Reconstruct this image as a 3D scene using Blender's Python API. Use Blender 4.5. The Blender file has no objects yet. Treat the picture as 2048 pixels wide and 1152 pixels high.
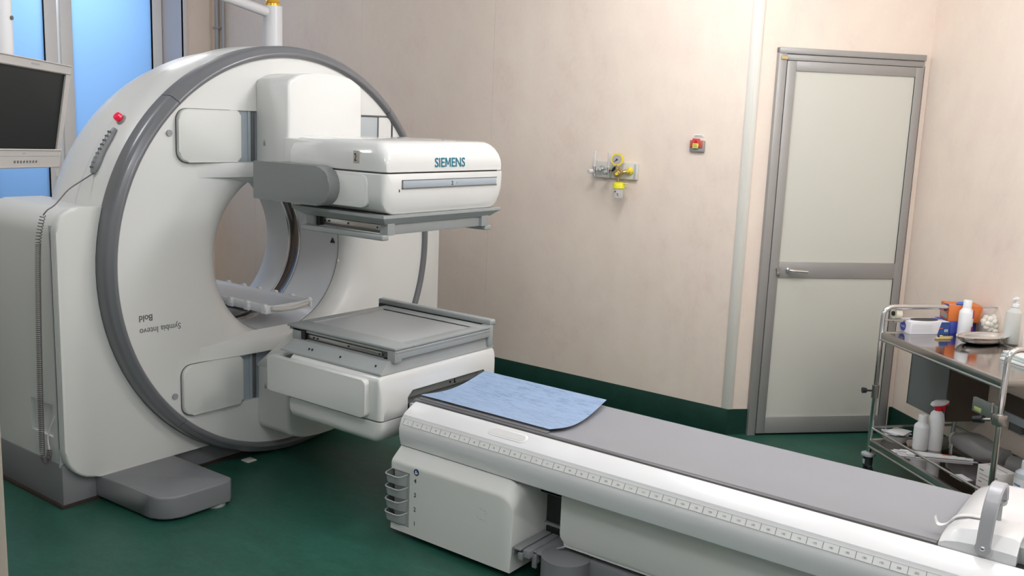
import bpy, bmesh, math, random
from mathutils import Matrix, Vector, Euler
random.seed(7)
sc = bpy.context.scene
COL = sc.collection
PI = math.pi
# ------------------------------------------------------------------ camera
R_ = Matrix(((0.0, 0.0, 0.0),) * 3)
def cam_axes(yaw, pitch, roll):
    cy, sy, cp, sp = math.cos(yaw), math.sin(yaw), math.cos(pitch), math.sin(pitch)
    f = Vector((cp * cy, cp * sy, -sp)); r = Vector((sy, -cy, 0)); d = f.cross(r)
    cr, sr = math.cos(roll), math.sin(roll)
    return cr * r + sr * d, -sr * r + cr * d, f
cr_, cd_, cf_ = cam_axes(math.radians(36.5618), math.radians(9.9352), math.radians(-2.2961))
cam = bpy.data.objects.new('camera', bpy.data.cameras.new('camera'))
COL.objects.link(cam)
M = Matrix.Identity(4)
for i in range(3):
    M[i][0] = cr_[i]; M[i][1] = -cd_[i]; M[i][2] = -cf_[i]
M[2][3] = 1.72
cam.matrix_world = M
cam.data.sensor_width = 36; cam.data.lens = 1915.46 / 2048 * 36
cam.data.clip_start = 0.05; cam.data.clip_end = 100
sc.camera = cam
# ------------------------------------------------------------------ world, lights, exposure
w = bpy.data.worlds.new('world'); sc.world = w; w.use_nodes = True
w.node_tree.nodes['Background'].inputs[0].default_value = (0.7, 0.72, 0.75, 1)
w.node_tree.nodes['Background'].inputs[1].default_value = 0.3
def area(name, loc, sx, sy, power, col=(1, 1, 1), rot=(0, 0, 0)):
    l = bpy.data.lights.new(name, 'AREA'); l.shape = 'RECTANGLE'; l.size = sx; l.size_y = sy
    l.energy = power; l.color = col
    o = bpy.data.objects.new(name, l); COL.objects.link(o); o.location = loc; o.rotation_euler = rot
    return o
WARM = (0.97, 0.985, 1.02)
for lx, ly, lp in ((3.7, 2.25, 42), (3.7, 0.7, 44), (2.7, -1.0, 42), (1.1, 1.3, 48), (1.55, 4.4, 26), (3.6, 5.7, 9), (0.0, -0.9, 26)):
    # soft point lights added for unseen ceiling lamps, their shape chosen to brighten walls
    l = bpy.data.lights.new('ceiling_lamp', 'POINT'); l.shadow_soft_size = 0.22; l.energy = lp; l.color = WARM
    o = bpy.data.objects.new('ceiling_lamp', l); COL.objects.link(o); o.location = (lx, ly, 2.70)
# daylight bounced down the light shaft outside the frosted window
area('window_daylight', (3.9, 7.75, 2.75), 1.2, 0.5, 14, (0.8, 0.9, 1.0), (math.radians(-35), 0, 0))
area('window_daylight', (3.7, 7.9, 1.6), 2.2, 1.4, 10, (0.8, 0.9, 1.0), (math.radians(-90), 0, 0))
sc.view_settings.view_transform = 'Standard'; sc.view_settings.look = 'None'
sc.view_settings.gamma = 1; sc.view_settings.use_curve_mapping = False
sc.view_settings.exposure = -0.04
# ------------------------------------------------------------------ materials
def mat(name, col, rough=0.5, metal=0.0, coat=0.0, bump=0.0, bscale=200, var=0.0, vscale=4, spec=0.5, alpha=1, trans=0, emit=None):
    m = bpy.data.materials.new(name); m.use_nodes = True
    nt = m.node_tree; b = nt.nodes['Principled BSDF']
    b.inputs['Base Color'].default_value = (*col, 1); b.inputs['Roughness'].default_value = rough
    b.inputs['Metallic'].default_value = metal; b.inputs['Coat Weight'].default_value = coat
    b.inputs['Specular IOR Level'].default_value = spec
    b.inputs['Alpha'].default_value = alpha; b.inputs['Transmission Weight'].default_value = trans
    if emit:
        b.inputs['Emission Color'].default_value = (*emit[:3], 1); b.inputs['Emission Strength'].default_value = emit[3]
    if bump or var:
        tc = nt.nodes.new('ShaderNodeTexCoord')
        n = nt.nodes.new('ShaderNodeTexNoise'); nt.links.new(tc.outputs['Object'], n.inputs['Vector'])
        if var:
            n.inputs['Scale'].default_value = vscale; n.inputs['Detail'].default_value = 6
            mx = nt.nodes.new('ShaderNodeMix'); mx.data_type = 'RGBA'
            mx.inputs['A'].default_value = (*[c * (1 - var) for c in col], 1)
            mx.inputs['B'].default_value = (*[min(1, c * (1 + var)) for c in col], 1)
            nt.links.new(n.outputs['Fac'], mx.inputs['Factor']); nt.links.new(mx.outputs['Result'], b.inputs['Base Color'])
        if bump:
            n2 = nt.nodes.new('ShaderNodeTexNoise'); nt.links.new(tc.outputs['Object'], n2.inputs['Vector'])
            n2.inputs['Scale'].default_value = bscale
            bp = nt.nodes.new('ShaderNodeBump'); bp.inputs['Strength'].default_value = bump; bp.inputs['Distance'].default_value = 0.001
            nt.links.new(n2.outputs['Fac'], bp.inputs['Height']); nt.links.new(bp.outputs['Normal'], b.inputs['Normal'])
    return m
def ramp_mat(name, stops, scales, rough, coat=0.0, stretch=(1, 1, 1), bump=0.0, distort=0.0, rot=0.0):
    m = bpy.data.materials.new(name); m.use_nodes = True; nt = m.node_tree; b = nt.nodes['Principled BSDF']
    b.inputs['Roughness'].default_value = rough; b.inputs['Coat Weight'].default_value = coat
    tc = nt.nodes.new('ShaderNodeTexCoord'); mp = nt.nodes.new('ShaderNodeMapping')
    mp.inputs['Scale'].default_value = stretch; mp.inputs['Rotation'].default_value = (0, 0, rot)
    nt.links.new(tc.outputs['Object'], mp.inputs['Vector'])
    acc = None
    for s, wt in scales:
        n = nt.nodes.new('ShaderNodeTexNoise'); n.inputs['Scale'].default_value = s; n.inputs['Detail'].default_value = 5
        n.inputs['Roughness'].default_value = 0.65; n.inputs['Distortion'].default_value = distort
        nt.links.new(mp.outputs['Vector'], n.inputs['Vector'])
        ml = nt.nodes.new('ShaderNodeMath'); ml.operation = 'MULTIPLY'; ml.inputs[1].default_value = wt
        nt.links.new(n.outputs['Fac'], ml.inputs[0])
        if acc is None: acc = ml
        else:
            ad = nt.nodes.new('ShaderNodeMath'); ad.operation = 'ADD'
            nt.links.new(acc.outputs[0], ad.inputs[0]); nt.links.new(ml.outputs[0], ad.inputs[1]); acc = ad
    r = nt.nodes.new('ShaderNodeValToRGB'); e = r.color_ramp.elements
    e[0].position = stops[0][0]; e[0].color = (*stops[0][1], 1); e[1].position = stops[-1][0]; e[1].color = (*stops[-1][1], 1)
    for p, c in stops[1:-1]:
        q = e.new(p); q.color = (*c, 1)
    nt.links.new(acc.outputs[0], r.inputs['Fac']); nt.links.new(r.outputs['Color'], b.inputs['Base Color'])
    if bump:
        bp = nt.nodes.new('ShaderNodeBump'); bp.inputs['Strength'].default_value = bump; bp.inputs['Distance'].default_value = 0.001
        nt.links.new(acc.outputs[0], bp.inputs['Height']); nt.links.new(bp.outputs['Normal'], b.inputs['Normal'])
    return m
WALL = ramp_mat('wall_vinyl', [(0.36, (0.74, 0.60, 0.505)), (0.45, (0.78, 0.65, 0.56)), (0.55, (0.80, 0.68, 0.575)), (0.66, (0.83, 0.70, 0.62))],
                [(2.2, 0.55), (9, 0.3), (45, 0.15)], 0.6, stretch=(1, 1, 0.8), bump=0.1)
FLOOR = ramp_mat('floor_linoleum', [(0.35, (0.010, 0.055, 0.036)), (0.5, (0.015, 0.080, 0.055)), (0.68, (0.026, 0.115, 0.082))],
                 [(5, 0.4), (40, 0.4), (160, 0.2)], 0.42, stretch=(1, 0.5, 1), distort=1.0, rot=0.6)
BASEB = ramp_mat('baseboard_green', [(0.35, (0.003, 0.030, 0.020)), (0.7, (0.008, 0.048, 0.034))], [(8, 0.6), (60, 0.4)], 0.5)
MATB = ramp_mat('blue_vinyl', [(0.38, (0.19, 0.27, 0.42)), (0.49, (0.28, 0.385, 0.56)), (0.6, (0.31, 0.42, 0.59))],
                [(60, 0.55), (220, 0.45)], 0.55, stretch=(1, 0.18, 1))
CEIL = mat('ceiling_paint', (0.84, 0.84, 0.83), 0.9)
WHITE = mat('white_plastic', (0.71, 0.70, 0.675), 0.30, coat=0.15)
WHITEM = mat('white_textured_plastic', (0.66, 0.655, 0.625), 0.48, bump=0.15, bscale=400)
GLOSS = mat('glossy_white_plastic', (0.69, 0.685, 0.665), 0.14, coat=0.5)
TABW = mat('white_table_plastic', (0.75, 0.74, 0.74), 0.22, coat=0.4)
GREY = mat('grey_plastic', (0.24, 0.245, 0.25), 0.4)
RINGG = mat('grey_ring_plastic', (0.155, 0.155, 0.165), 0.32, coat=0.3)
BGREY = mat('base_grey', (0.20, 0.20, 0.21), 0.45)
PEDG = mat('foot_cover_grey', (0.19, 0.19, 0.20), 0.4)
COLG = mat('collimator_grey', (0.33, 0.345, 0.34), 0.42, var=0.08, vscale=6)
COLD = mat('collimator_dark_grey', (0.12, 0.12, 0.12), 0.45)
COLP = mat('collimator_plate_grey', (0.40, 0.41, 0.41), 0.33)
LGREY = mat('light_grey_strip', (0.45, 0.48, 0.50), 0.35)
BLUEG = mat('blue_grey_strip', (0.38, 0.43, 0.47), 0.3)
ARMG = mat('arm_grey', (0.21, 0.22, 0.215), 0.45)
PAD = mat('grey_pallet', (0.295, 0.295, 0.315), 0.42, var=0.03, vscale=3)
PADR = mat('pallet_rim', (0.12, 0.12, 0.13), 0.35)
BLACK = mat('black_plastic', (0.010, 0.010, 0.011), 0.4)
DARK = mat('cavity_shade', (0.03, 0.035, 0.033), 0.6)
LINE = mat('dark_joint', (0.13, 0.13, 0.125), 0.6)
STEEL = mat('brushed_steel', (0.52, 0.50, 0.48), 0.28, metal=1.0)
SHELF = mat('steel_shelf', (0.42, 0.40, 0.39), 0.10, metal=1.0)
CHROME = mat('chrome', (0.72, 0.72, 0.72), 0.14, metal=1.0)
ALU = mat('aluminium_frame', (0.34, 0.325, 0.31), 0.42, metal=0.25)
DPAN = mat('door_panel', (0.60, 0.585, 0.52), 0.5)
TRIMW = mat('white_trim', (0.66, 0.63, 0.57), 0.45)
FRAMEW = mat('window_frame_white', (0.80, 0.77, 0.74), 0.45)
REVEAL = mat('reveal_plaster', (0.68, 0.62, 0.60), 0.6)
TEAL = mat('teal_ink', (0.0, 0.15, 0.22), 0.4)
INK = mat('black_ink', (0.015, 0.015, 0.018), 0.5)
GINK = mat('grey_ink', (0.14, 0.14, 0.15), 0.5)
FINK = mat('faint_grey_ink', (0.42, 0.42, 0.41), 0.5)
STICK = mat('grey_sticker', (0.42, 0.38, 0.33), 0.5)
RED = mat('red_plastic', (0.65, 0.01, 0.03), 0.3)
REDL = mat('red_button', (0.75, 0.01, 0.06), 0.2, emit=(1, 0.02, 0.06, 0.25))
YEL = mat('yellow_plastic', (0.78, 0.62, 0.05), 0.4)
BRASS = mat('brass', (0.55, 0.42, 0.20), 0.3, metal=0.9)
GOLD = mat('amber_ring', (0.75, 0.42, 0.04), 0.25, metal=0.4)
FILM = mat('clear_film', (0.85, 0.82, 0.84), 0.1, alpha=0.16)
CLEAR = mat('clear_plastic', (0.85, 0.83, 0.83), 0.15, alpha=0.38)
FROST = mat('frosted_plastic', (0.72, 0.72, 0.68), 0.35, alpha=0.75)
BOTTLE = mat('white_bottle', (0.80, 0.80, 0.80), 0.35)
ORANGE = mat('orange_card', (0.66, 0.17, 0.035), 0.5)
CARDW = mat('white_card', (0.74, 0.72, 0.76), 0.5)
CARDB = mat('blue_card', (0.035, 0.085, 0.27), 0.45)
CARDP = mat('blue_logo', (0.07, 0.09, 0.42), 0.45)
MAG = mat('magenta_label', (0.45, 0.02, 0.15), 0.5)
COTTON = mat('cotton', (0.80, 0.77, 0.66), 0.9)
WOOD = mat('pale_wood', (0.55, 0.42, 0.19), 0.6)
PAPER = mat('paper', (0.72, 0.71, 0.69), 0.7)
CREAM = mat('cream_tape', (0.74, 0.70, 0.58), 0.6)
GLOVE = mat('grey_plastic_film', (0.25, 0.24, 0.23), 0.3, alpha=0.85)
BROWNP = mat('dark_brown_panel', (0.085, 0.062, 0.045), 0.5)
SLATE = mat('slate_metal', (0.13, 0.145, 0.145), 0.4)
GREENM = mat('green_grey_metal', (0.15, 0.17, 0.155), 0.4, metal=0.3)
MONB = mat('monitor_bezel', (0.46, 0.43, 0.41), 0.4)
SCREEN = mat('black_screen', (0.010, 0.012, 0.012), 0.4, spec=0.25)
BROWNR = mat('tunnel_brown_film', (0.09, 0.06, 0.05), 0.12, coat=0.6)
TUNNEL = mat('tunnel_white', (0.78, 0.79, 0.80), 0.33, coat=0.2)
JAMB = mat('jamb_beige', (0.36, 0.32, 0.27), 0.6)
JAMBD = mat('jamb_dark', (0.035, 0.022, 0.016), 0.6)
SPIRAL = mat('cord_grey', (0.13, 0.115, 0.115), 0.5)
TUBEW = mat('boom_white', (0.64, 0.63, 0.64), 0.35)
PIPE = mat('pipe_grey', (0.33, 0.33, 0.34), 0.45)
# frosted pane: light from outside passes through it
def pane_mat():
    m = bpy.data.materials.new('frosted_blue_glass'); m.use_nodes = True; nt = m.node_tree; nt.nodes.clear()
    o = nt.nodes.new('ShaderNodeOutputMaterial'); t = nt.nodes.new('ShaderNodeBsdfTranslucent'); g = nt.nodes.new('ShaderNodeBsdfGlossy')
    t.inputs[0].default_value = (0.55, 0.72, 0.92, 1); g.inputs['Roughness'].default_value = 0.35; g.inputs['Color'].default_value = (0.5, 0.7, 0.9, 1)
    mx = nt.nodes.new('ShaderNodeMixShader'); mx.inputs[0].default_value = 0.08
    nt.links.new(t.outputs[0], mx.inputs[1]); nt.links.new(g.outputs[0], mx.inputs[2]); nt.links.new(mx.outputs[0], o.inputs[0])
    return m
PANE = pane_mat()
# ------------------------------------------------------------------ geometry helpers
XF = [Matrix.Identity(4)]
class B:
    def __init__(s): s.bm = bmesh.new()
    def _bev(s, geom_verts, r, seg, edges=None):
        if r <= 0: return
        if edges is None:
            edges = {e for v in geom_verts for e in v.link_edges}
        bmesh.ops.bevel(s.bm, geom=list(edges), offset=r, segments=seg, profile=0.5, affect='EDGES', clamp_overlap=True)
    def box(s, a, b, r=0, seg=2, mtx=None):
        lo = [min(a[i], b[i]) for i in range(3)]; hi = [max(a[i], b[i]) for i in range(3)]
        d = bmesh.ops.create_cube(s.bm, size=1)
        vs = d['verts']
        for v in vs:
            v.co = Vector([lo[i] + (v.co[i] + 0.5) * (hi[i] - lo[i]) for i in range(3)])
        if mtx is not None:
            for v in vs: v.co = mtx @ v.co
        s._bev(vs, r, seg); return s
    def prism(s, pts, axis, a, b, r=0, seg=2, caps_only=False):
        """pts: 2-D outline in the other two axes (in x,y,z order)"""
        def P(p, t):
            q = list(p); q.insert(axis, t); return Vector(q)
        v0 = [s.bm.verts.new(P(p, a)) for p in pts]; v1 = [s.bm.verts.new(P(p, b)) for p in pts]
        n = len(pts)
        f0 = s.bm.faces.new(v0); f1 = s.bm.faces.new(list(reversed(v1)))
        for i in range(n):
            s.bm.faces.new((v0[i], v1[i], v1[(i + 1) % n], v0[(i + 1) % n]))
        if r > 0:
            if caps_only: ed = set(f0.edges) | set(f1.edges)
            else: ed = {e for v in v0 + v1 for e in v.link_edges}
            s._bev(None, r, seg, ed)
        return s
    def loft(s, rings, cap=True, closed=True):
        vs = [[s.bm.verts.new(Vector(p)) for p in r] for r in rings]
        n = len(rings[0])
        for k in range(len(vs) - 1):
            for i in range(n if closed else n - 1):
                j = (i + 1) % n
                s.bm.faces.new((vs[k][i], vs[k][j], vs[k + 1][j], vs[k + 1][i]))
        if cap and closed:
            s.bm.faces.new(list(reversed(vs[0]))); s.bm.faces.new(vs[-1])
        return s
    def lathe(s, prof, c, axis='z', n=48, a0=0, a1=2 * PI, close_prof=False):
        """prof: (radius, height)"""
        c = Vector(c); full = abs(a1 - a0 - 2 * PI) < 1e-6
        cols = []
        m = n if full else n + 1
        for k in range(m):
            a = a0 + (a1 - a0) * k / n; col = []
            for r, h in prof:
                u, v = r * math.cos(a), r * math.sin(a)
                if axis == 'z': p = Vector((u, v, h))
                elif axis == 'y': p = Vector((u, h, v))
                else: p = Vector((h, u, v))
                col.append(s.bm.verts.new(c + p))
            cols.append(col)
        np_ = len(prof)
        for k in range(n):
            A, Bc = cols[k], cols[(k + 1) % m]
            for i in range(np_ if close_prof else np_ - 1):
                j = (i + 1) % np_
                s.bm.faces.new((A[i], Bc[i], Bc[j], A[j]))
        if not full and close_prof:
            s.bm.faces.new(cols[0]); s.bm.faces.new(list(reversed(cols[-1])))
        bmesh.ops.remove_doubles(s.bm, verts=s.bm.verts, dist=1e-6)
        return s
    def cyl(s, p0, p1, r0, r1=None, n=20, caps=True):
        r1 = r0 if r1 is None else r1
        p0, p1 = Vector(p0), Vector(p1); d = (p1 - p0)
        q = d.to_track_quat('Z', 'Y')
        rings = []
        for p, r in ((p0, r0), (p1, r1)):
            rings.append([p + q @ Vector((r * math.cos(2 * PI * i / n), r * math.sin(2 * PI * i / n), 0)) for i in range(n)])
        return s.loft(rings, cap=caps)
    def tube(s, path, r, n=10, cap=True):
        path = [Vector(p) for p in path]; rings = []
        t = (path[1] - path[0]).normalized()
        ref = Vector((0, 0, 1)) if abs(t.z) < 0.9 else Vector((1, 0, 0))
        u = t.cross(ref).normalized(); 
        for i, p in enumerate(path):
            if i == 0: tt = path[1] - path[0]
            elif i == len(path) - 1: tt = path[-1] - path[-2]
            else: tt = path[i + 1] - path[i - 1]
            tt.normalize(); u = (u - tt * u.dot(tt)).normalized(); v = tt.cross(u)
            rings.append([p + (u * math.cos(2 * PI * k / n) + v * math.sin(2 * PI * k / n)) * r for k in range(n)])
        return s.loft(rings, cap=cap)
    def ball(s, c, r, sc_=(1, 1, 1), u=12, v=8):
        d = bmesh.ops.create_uvsphere(s.bm, u_segments=u, v_segments=v, radius=r)
        for x in d['verts']: x.co = Vector((x.co.x * sc_[0], x.co.y * sc_[1], x.co.z * sc_[2])) + Vector(c)
        return s
def smooth_path(pts, r=0.03, n=6):
    """round the corners of a polyline"""
    pts = [Vector(p) for p in pts]; out = [pts[0]]
    for i in range(1, len(pts) - 1):
        a, b, c = pts[i - 1], pts[i], pts[i + 1]
        rr = min(r, (a - b).length * .49, (c - b).length * .49)
        p = b + (a - b).normalized() * rr; q = b + (c - b).normalized() * rr
        for k in range(n + 1):
            t = k / n; out.append((1 - t) ** 2 * p + 2 * t * (1 - t) * b + t * t * q)
    out.append(pts[-1]); return out
def rrect(x0, x1, z0, z1, r, n=5):
    """rounded rectangle outline; r = (bl, br, tr, tl)"""
    if not hasattr(r, '__len__'): r = (r,) * 4
    out = []
    for (cx, cz, rr, a) in ((x0 + r[0], z0 + r[0], r[0], PI), (x1 - r[1], z0 + r[1], r[1], 1.5 * PI), (x1 - r[2], z1 - r[2], r[2], 0), (x0 + r[3], z1 - r[3], r[3], .5 * PI)):
        for k in range(n + 1):
            t = a + .5 * PI * k / n; out.append((cx + rr * math.cos(t), cz + rr * math.sin(t)))
    return out
def link(o, parent=None):
    COL.objects.link(o)
    if parent is not None: o.parent = parent
    return o
def worldloc(p):
    v = Vector((0, 0, 0))
    while p is not None: v = v + p.location; p = p.parent
    return v
def islands(bm):
    bm.verts.ensure_lookup_table(); bm.verts.index_update(); seen = set(); out = []
    for v in bm.verts:
        if v.index in seen: continue
        st = [v]; seen.add(v.index); grp = []
        while st:
            a = st.pop(); grp.append(a.index)
            for e in a.link_edges:
                o = e.other_vert(a)
                if o.index not in seen: seen.add(o.index); st.append(o)
        out.append(set(grp))
    return out
def objs(name, b, m, parent=None, label=None, **kw):
    """like obj(), but every separate piece becomes an object of its own (left to right)"""
    o = obj(name, b, m, parent, label, **kw)
    bm = bmesh.new(); bm.from_mesh(o.data); gs = islands(bm)
    if len(gs) < 2: bm.free(); return o
    def cx(g): return sum(bm.verts[i].co.x for i in g) / len(g)
    bm.verts.ensure_lookup_table(); gs.sort(key=cx); res = []
    for g in gs:
        c = bm.copy(); c.verts.ensure_lookup_table()
        bmesh.ops.delete(c, geom=[v for v in c.verts if v.index not in g], context='VERTS')
        me = bpy.data.meshes.new(name); c.to_mesh(me); c.free()
        me.polygons.foreach_set('use_smooth', [True] * len(me.polygons)); me.set_sharp_from_angle(angle=math.radians(kw.get('angle', 35))); me.materials.append(m)
        p = bpy.data.objects.new(name, me); link(p, parent); p.location = o.location
        if label: p['label'] = label
        res.append(p)
    bm.free(); bpy.data.objects.remove(o)
    return res[0]
def obj(name, b, m, parent=None, label=None, kind=None, origin=None, angle=35, cat=None, group=None, cut=None):
    bm = b.bm
    bmesh.ops.remove_doubles(bm, verts=bm.verts, dist=1e-6)
    bmesh.ops.recalc_face_normals(bm, faces=bm.faces)
    bm.transform(XF[0])
    if cut:
        for c in cut: c.bm.transform(XF[0])
        me0 = bpy.data.meshes.new(name); bm.to_mesh(me0); o0 = bpy.data.objects.new('tmp', me0); COL.objects.link(o0); tmp = [o0]
        for c in cut:
            bmesh.ops.recalc_face_normals(c.bm, faces=c.bm.faces)
            mc = bpy.data.meshes.new('cut'); c.bm.to_mesh(mc); oc = bpy.data.objects.new('tmpc', mc); COL.objects.link(oc); tmp.append(oc)
            md = o0.modifiers.new('b', 'BOOLEAN'); md.operation = 'DIFFERENCE'; md.object = oc; md.solver = 'EXACT'
        bpy.context.view_layer.update()
        ev = o0.evaluated_get(bpy.context.evaluated_depsgraph_get())
        bm = bmesh.new(); bm.from_mesh(ev.to_mesh()); ev.to_mesh_clear()
        for t in tmp: bpy.data.objects.remove(t)
    P = worldloc(parent) if parent is not None else Vector((0, 0, 0))
    if origin is None:
        if parent is not None: origin = P
        else:
            xs = [v.co for v in bm.verts]
            origin = Vector((sum(v.x for v in xs) / len(xs), sum(v.y for v in xs) / len(xs), min(v.z for v in xs)))
    elif parent is None: origin = XF[0] @ Vector(origin)
    origin = Vector(origin)
    bm.transform(Matrix.Translation(-origin))
    me = bpy.data.meshes.new(name); bm.to_mesh(me); bm.free()
    me.polygons.foreach_set('use_smooth', [True] * len(me.polygons))
    me.set_sharp_from_angle(angle=math.radians(angle))
    me.materials.append(m)
    o = bpy.data.objects.new(name, me); link(o, parent)
    o.location = origin - P
    if label: o['label'] = label
    if kind: o['kind'] = kind
    if cat: o['category'] = cat
    if group: o['group'] = group
    return o
def thing(name, label, cat, loc, group=None):
    o = bpy.data.objects.new(name, None); COL.objects.link(o); o.location = XF[0] @ Vector(loc); o.empty_display_size = 0.05
    o['label'] = label; o['category'] = cat
    if group: o['group'] = group
    return o
def text(name, s, size, m, parent, origin, right, up, label=None, bold=0.0, depth=0.0006, sx=1.0, center=False):
    """flat lettering in relief, baseline at origin, running along 'right'"""
    cu = bpy.data.curves.new('t', 'FONT'); cu.body = s; cu.size = size; cu.extrude = depth; cu.offset = bold
    cu.resolution_u = 4
    if center: cu.align_x = 'CENTER'
    o = bpy.data.objects.new('t', cu); COL.objects.link(o); bpy.context.view_layer.update()
    me = bpy.data.meshes.new_from_object(o.evaluated_get(bpy.context.evaluated_depsgraph_get()))
    bpy.data.objects.remove(o)
    b = B(); b.bm.from_mesh(me); bpy.data.meshes.remove(me)
    r = Vector(right).normalized(); u = Vector(up).normalized(); n = r.cross(u)
    T = Matrix(((r.x * sx, u.x, n.x, origin[0]), (r.y * sx, u.y, n.y, origin[1]), (r.z * sx, u.z, n.z, origin[2]), (0, 0, 0, 1)))
    b.bm.transform(T)
    me2 = b
    return obj(name, me2, m, parent, label)
S = 'structure'
# ================================================================== THE ROOM
XA = 4.97                                   # back wall plane
CX, CY = 4.97, 2.125                        # outside corner between back wall and door wall
dB = Vector((0.73, -0.6835, 0)); nB = Vector((-0.6835, -0.73, 0))     # door wall: direction and normal to the room
KX, KY = 5.716, 1.426                       # inside corner door wall / right wall
tC = Vector((-0.6835, -0.73, 0)); nC = Vector((-0.73, 0.6835, 0))
HC = 3.0
b = B(); b.box((-2.2, -4.2, -0.08), (6.6, 8.6, 0)); obj('floor', b, FLOOR, kind=S, origin=(0, 0, 0))
b = B(); b.box((-2.2, -4.2, HC), (6.6, 8.6, HC + 0.1)); obj('ceiling', b, CEIL, kind=S, origin=(0, 0, HC))
YD = 6.85
# back wall with vertical vinyl panels
wb = B(); wb.box((XA + 0.004, CY, 0), (XA + 0.12, YD + 0.5, HC)); WBK = obj('wall_back', wb, LINE, kind=S, origin=(XA, CY, 0))
edges = [CY + 0.02, 3.905, 5.11, 6.31, YD]
for i in range(4):
    p = B(); p.box((XA, edges[i] + (0.0006 if i else 0), 0.0), (XA + 0.01, edges[i + 1] - 0.0006, HC)); obj('wall_panel', p, WALL, WBK)
# door wall, right wall as oriented boxes
def oriented(p, d, n, thick):
    """matrix: local x along d, local y away from the room"""
    return Matrix(((d.x, -n.x, 0, p[0]), (d.y, -n.y, 0, p[1]), (0, 0, 1, 0), (0, 0, 0, 1)))
MBm = oriented((CX, CY), dB, nB, 0.1)
LB = math.hypot(KX - CX, KY - CY)
b = B(); b.box((0.0, 0.0, 0), (LB + 0.1, 0.12, HC), mtx=MBm); obj('wall_corner', b, WALL, kind=S, origin=(CX, CY, 0))
MCm = oriented((KX, KY), tC, nC, 0.1)
b = B(); b.box((-0.1, 0.0, 0), (5.2, 0.12, HC), mtx=MCm); obj('wall_right', b, WALL, kind=S, origin=(KX, KY, 0))
b = B(); b.box((-2.2, -2.55, 0), (2.6, -2.4, HC)); obj('wall_front', b, CEIL, kind=S, origin=(0, -2.4, 0))
b = B(); b.box((-2.2, -2.4, 0), (-2.05, 8.4, HC)); obj('wall_left', b, CEIL, kind=S, origin=(-2.1, 0, 0))
# window wall with a tall recessed opening
WX0, WX1, WZ0, WZ1 = 1.6, 4.71, 0.85, 2.75
b = B()
b.box((-2.2, YD, 0), (WX0, YD + 0.30, HC)); b.box((WX1, YD, 0), (XA + 0.05, YD + 0.30, HC))
b.box((WX0, YD, 0), (WX1, YD + 0.30, WZ0)); b.box((WX0, YD, WZ1), (WX1, YD + 0.30, HC))
obj('wall_window', b, WALL, kind=S, origin=(3, YD, 0))
b = B(); b.box((WX1 - 0.012, YD - 0.004, WZ0), (WX1 + 0.014, YD + 0.30, WZ1)); b.box((WX1 - 0.012, YD - 0.012, WZ0), (WX1 + 0.03, YD + 0.02, WZ1), .003)
b.box((WX0, YD - 0.02, WZ0 - 0.02), (WX1, YD + 0.30, WZ0 + 0.005), .003)
obj('trim_1', b, REVEAL, kind=S, origin=(WX1, YD, WZ0))
# windows: three sashes
YW = 7.15
xs = [(1.62, 2.44), (2.54, 3.20), (3.24, 3.815), (3.838, 4.69)]
for i, (a, c) in enumerate(xs):
    fr = B(); fw = 0.075
    l = 0.10 if i in (2, 3) else 0.06
    fl = 0.095; frr = 0.095 if i < 3 else 0.085
    fr.box((a, YW - 0.03, WZ0 + 0.005), (a + fl, YW + 0.03, WZ1), .006); fr.box((c - frr, YW - 0.03, WZ0 + 0.005), (c, YW + 0.03, WZ1), .006)
    fr.box((a + fl, YW - 0.03, WZ0 + 0.005), (c - frr, YW + 0.03, WZ0 + 0.08), .006); fr.box((a + fl, YW - 0.03, WZ1 - .07), (c - frr, YW + 0.03, WZ1), .006)
    W_ = obj('window_%d' % (i + 1), fr, FRAMEW, kind=S, origin=((a + c) / 2, YW, WZ0))
    p = B(); p.box((a + fl - .01, YW - 0.004, WZ0 + 0.07), (c - frr + .01, YW + 0.004, WZ1 - 0.06)); obj('pane', p, PANE, W_)
    if i == 2:
        p = B(); p.box((c - 0.062, YW - 0.036, 1.05), (c - 0.032, YW - 0.029, 1.22), .004)
        p.tube(smooth_path([(c - 0.047, YW - 0.03, 1.16), (c - 0.047, YW - 0.08, 1.16), (c - 0.047, YW - 0.085, 1.04)], .02), .010)
        obj('window_handle', p, FRAMEW, W_)
    pst = B(); pst.box((a + fl - .006, YW - 0.012, WZ0 + .075), (a + fl, YW - .003, WZ1 - .065)); obj('glazing_bead', pst, LINE, W_)
# light shaft outside
b = B(); b.box((1.2, 8.35, -0.0), (5.2, 8.45, 3.2)); obj('wall_shaft', b, mat('shaft_plaster', (0.5, 0.6, 0.7), 0.9), kind=S, origin=(3, 8.4, 0))
# baseboards (coved green linoleum)
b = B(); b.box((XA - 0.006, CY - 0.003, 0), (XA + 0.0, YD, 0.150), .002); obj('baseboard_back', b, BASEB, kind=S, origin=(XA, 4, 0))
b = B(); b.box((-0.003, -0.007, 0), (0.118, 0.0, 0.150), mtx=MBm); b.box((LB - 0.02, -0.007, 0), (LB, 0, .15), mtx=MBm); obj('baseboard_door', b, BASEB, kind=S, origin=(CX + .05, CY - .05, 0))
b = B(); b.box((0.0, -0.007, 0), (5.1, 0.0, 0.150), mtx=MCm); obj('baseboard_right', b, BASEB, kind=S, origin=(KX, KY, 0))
# corner strip (white angle, a touch away from the edge)
b = B(); b.box((-0.002, -0.006, 0.150), (0.026, 0.0, HC), .0015, mtx=MBm); b.box((XA - 0.006, CY - 0.002, 0.150), (XA + .001, CY + 0.036, HC), .0015)
obj('trim_2', b, TRIMW, kind=S, origin=(CX, CY, 0.15))
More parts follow.
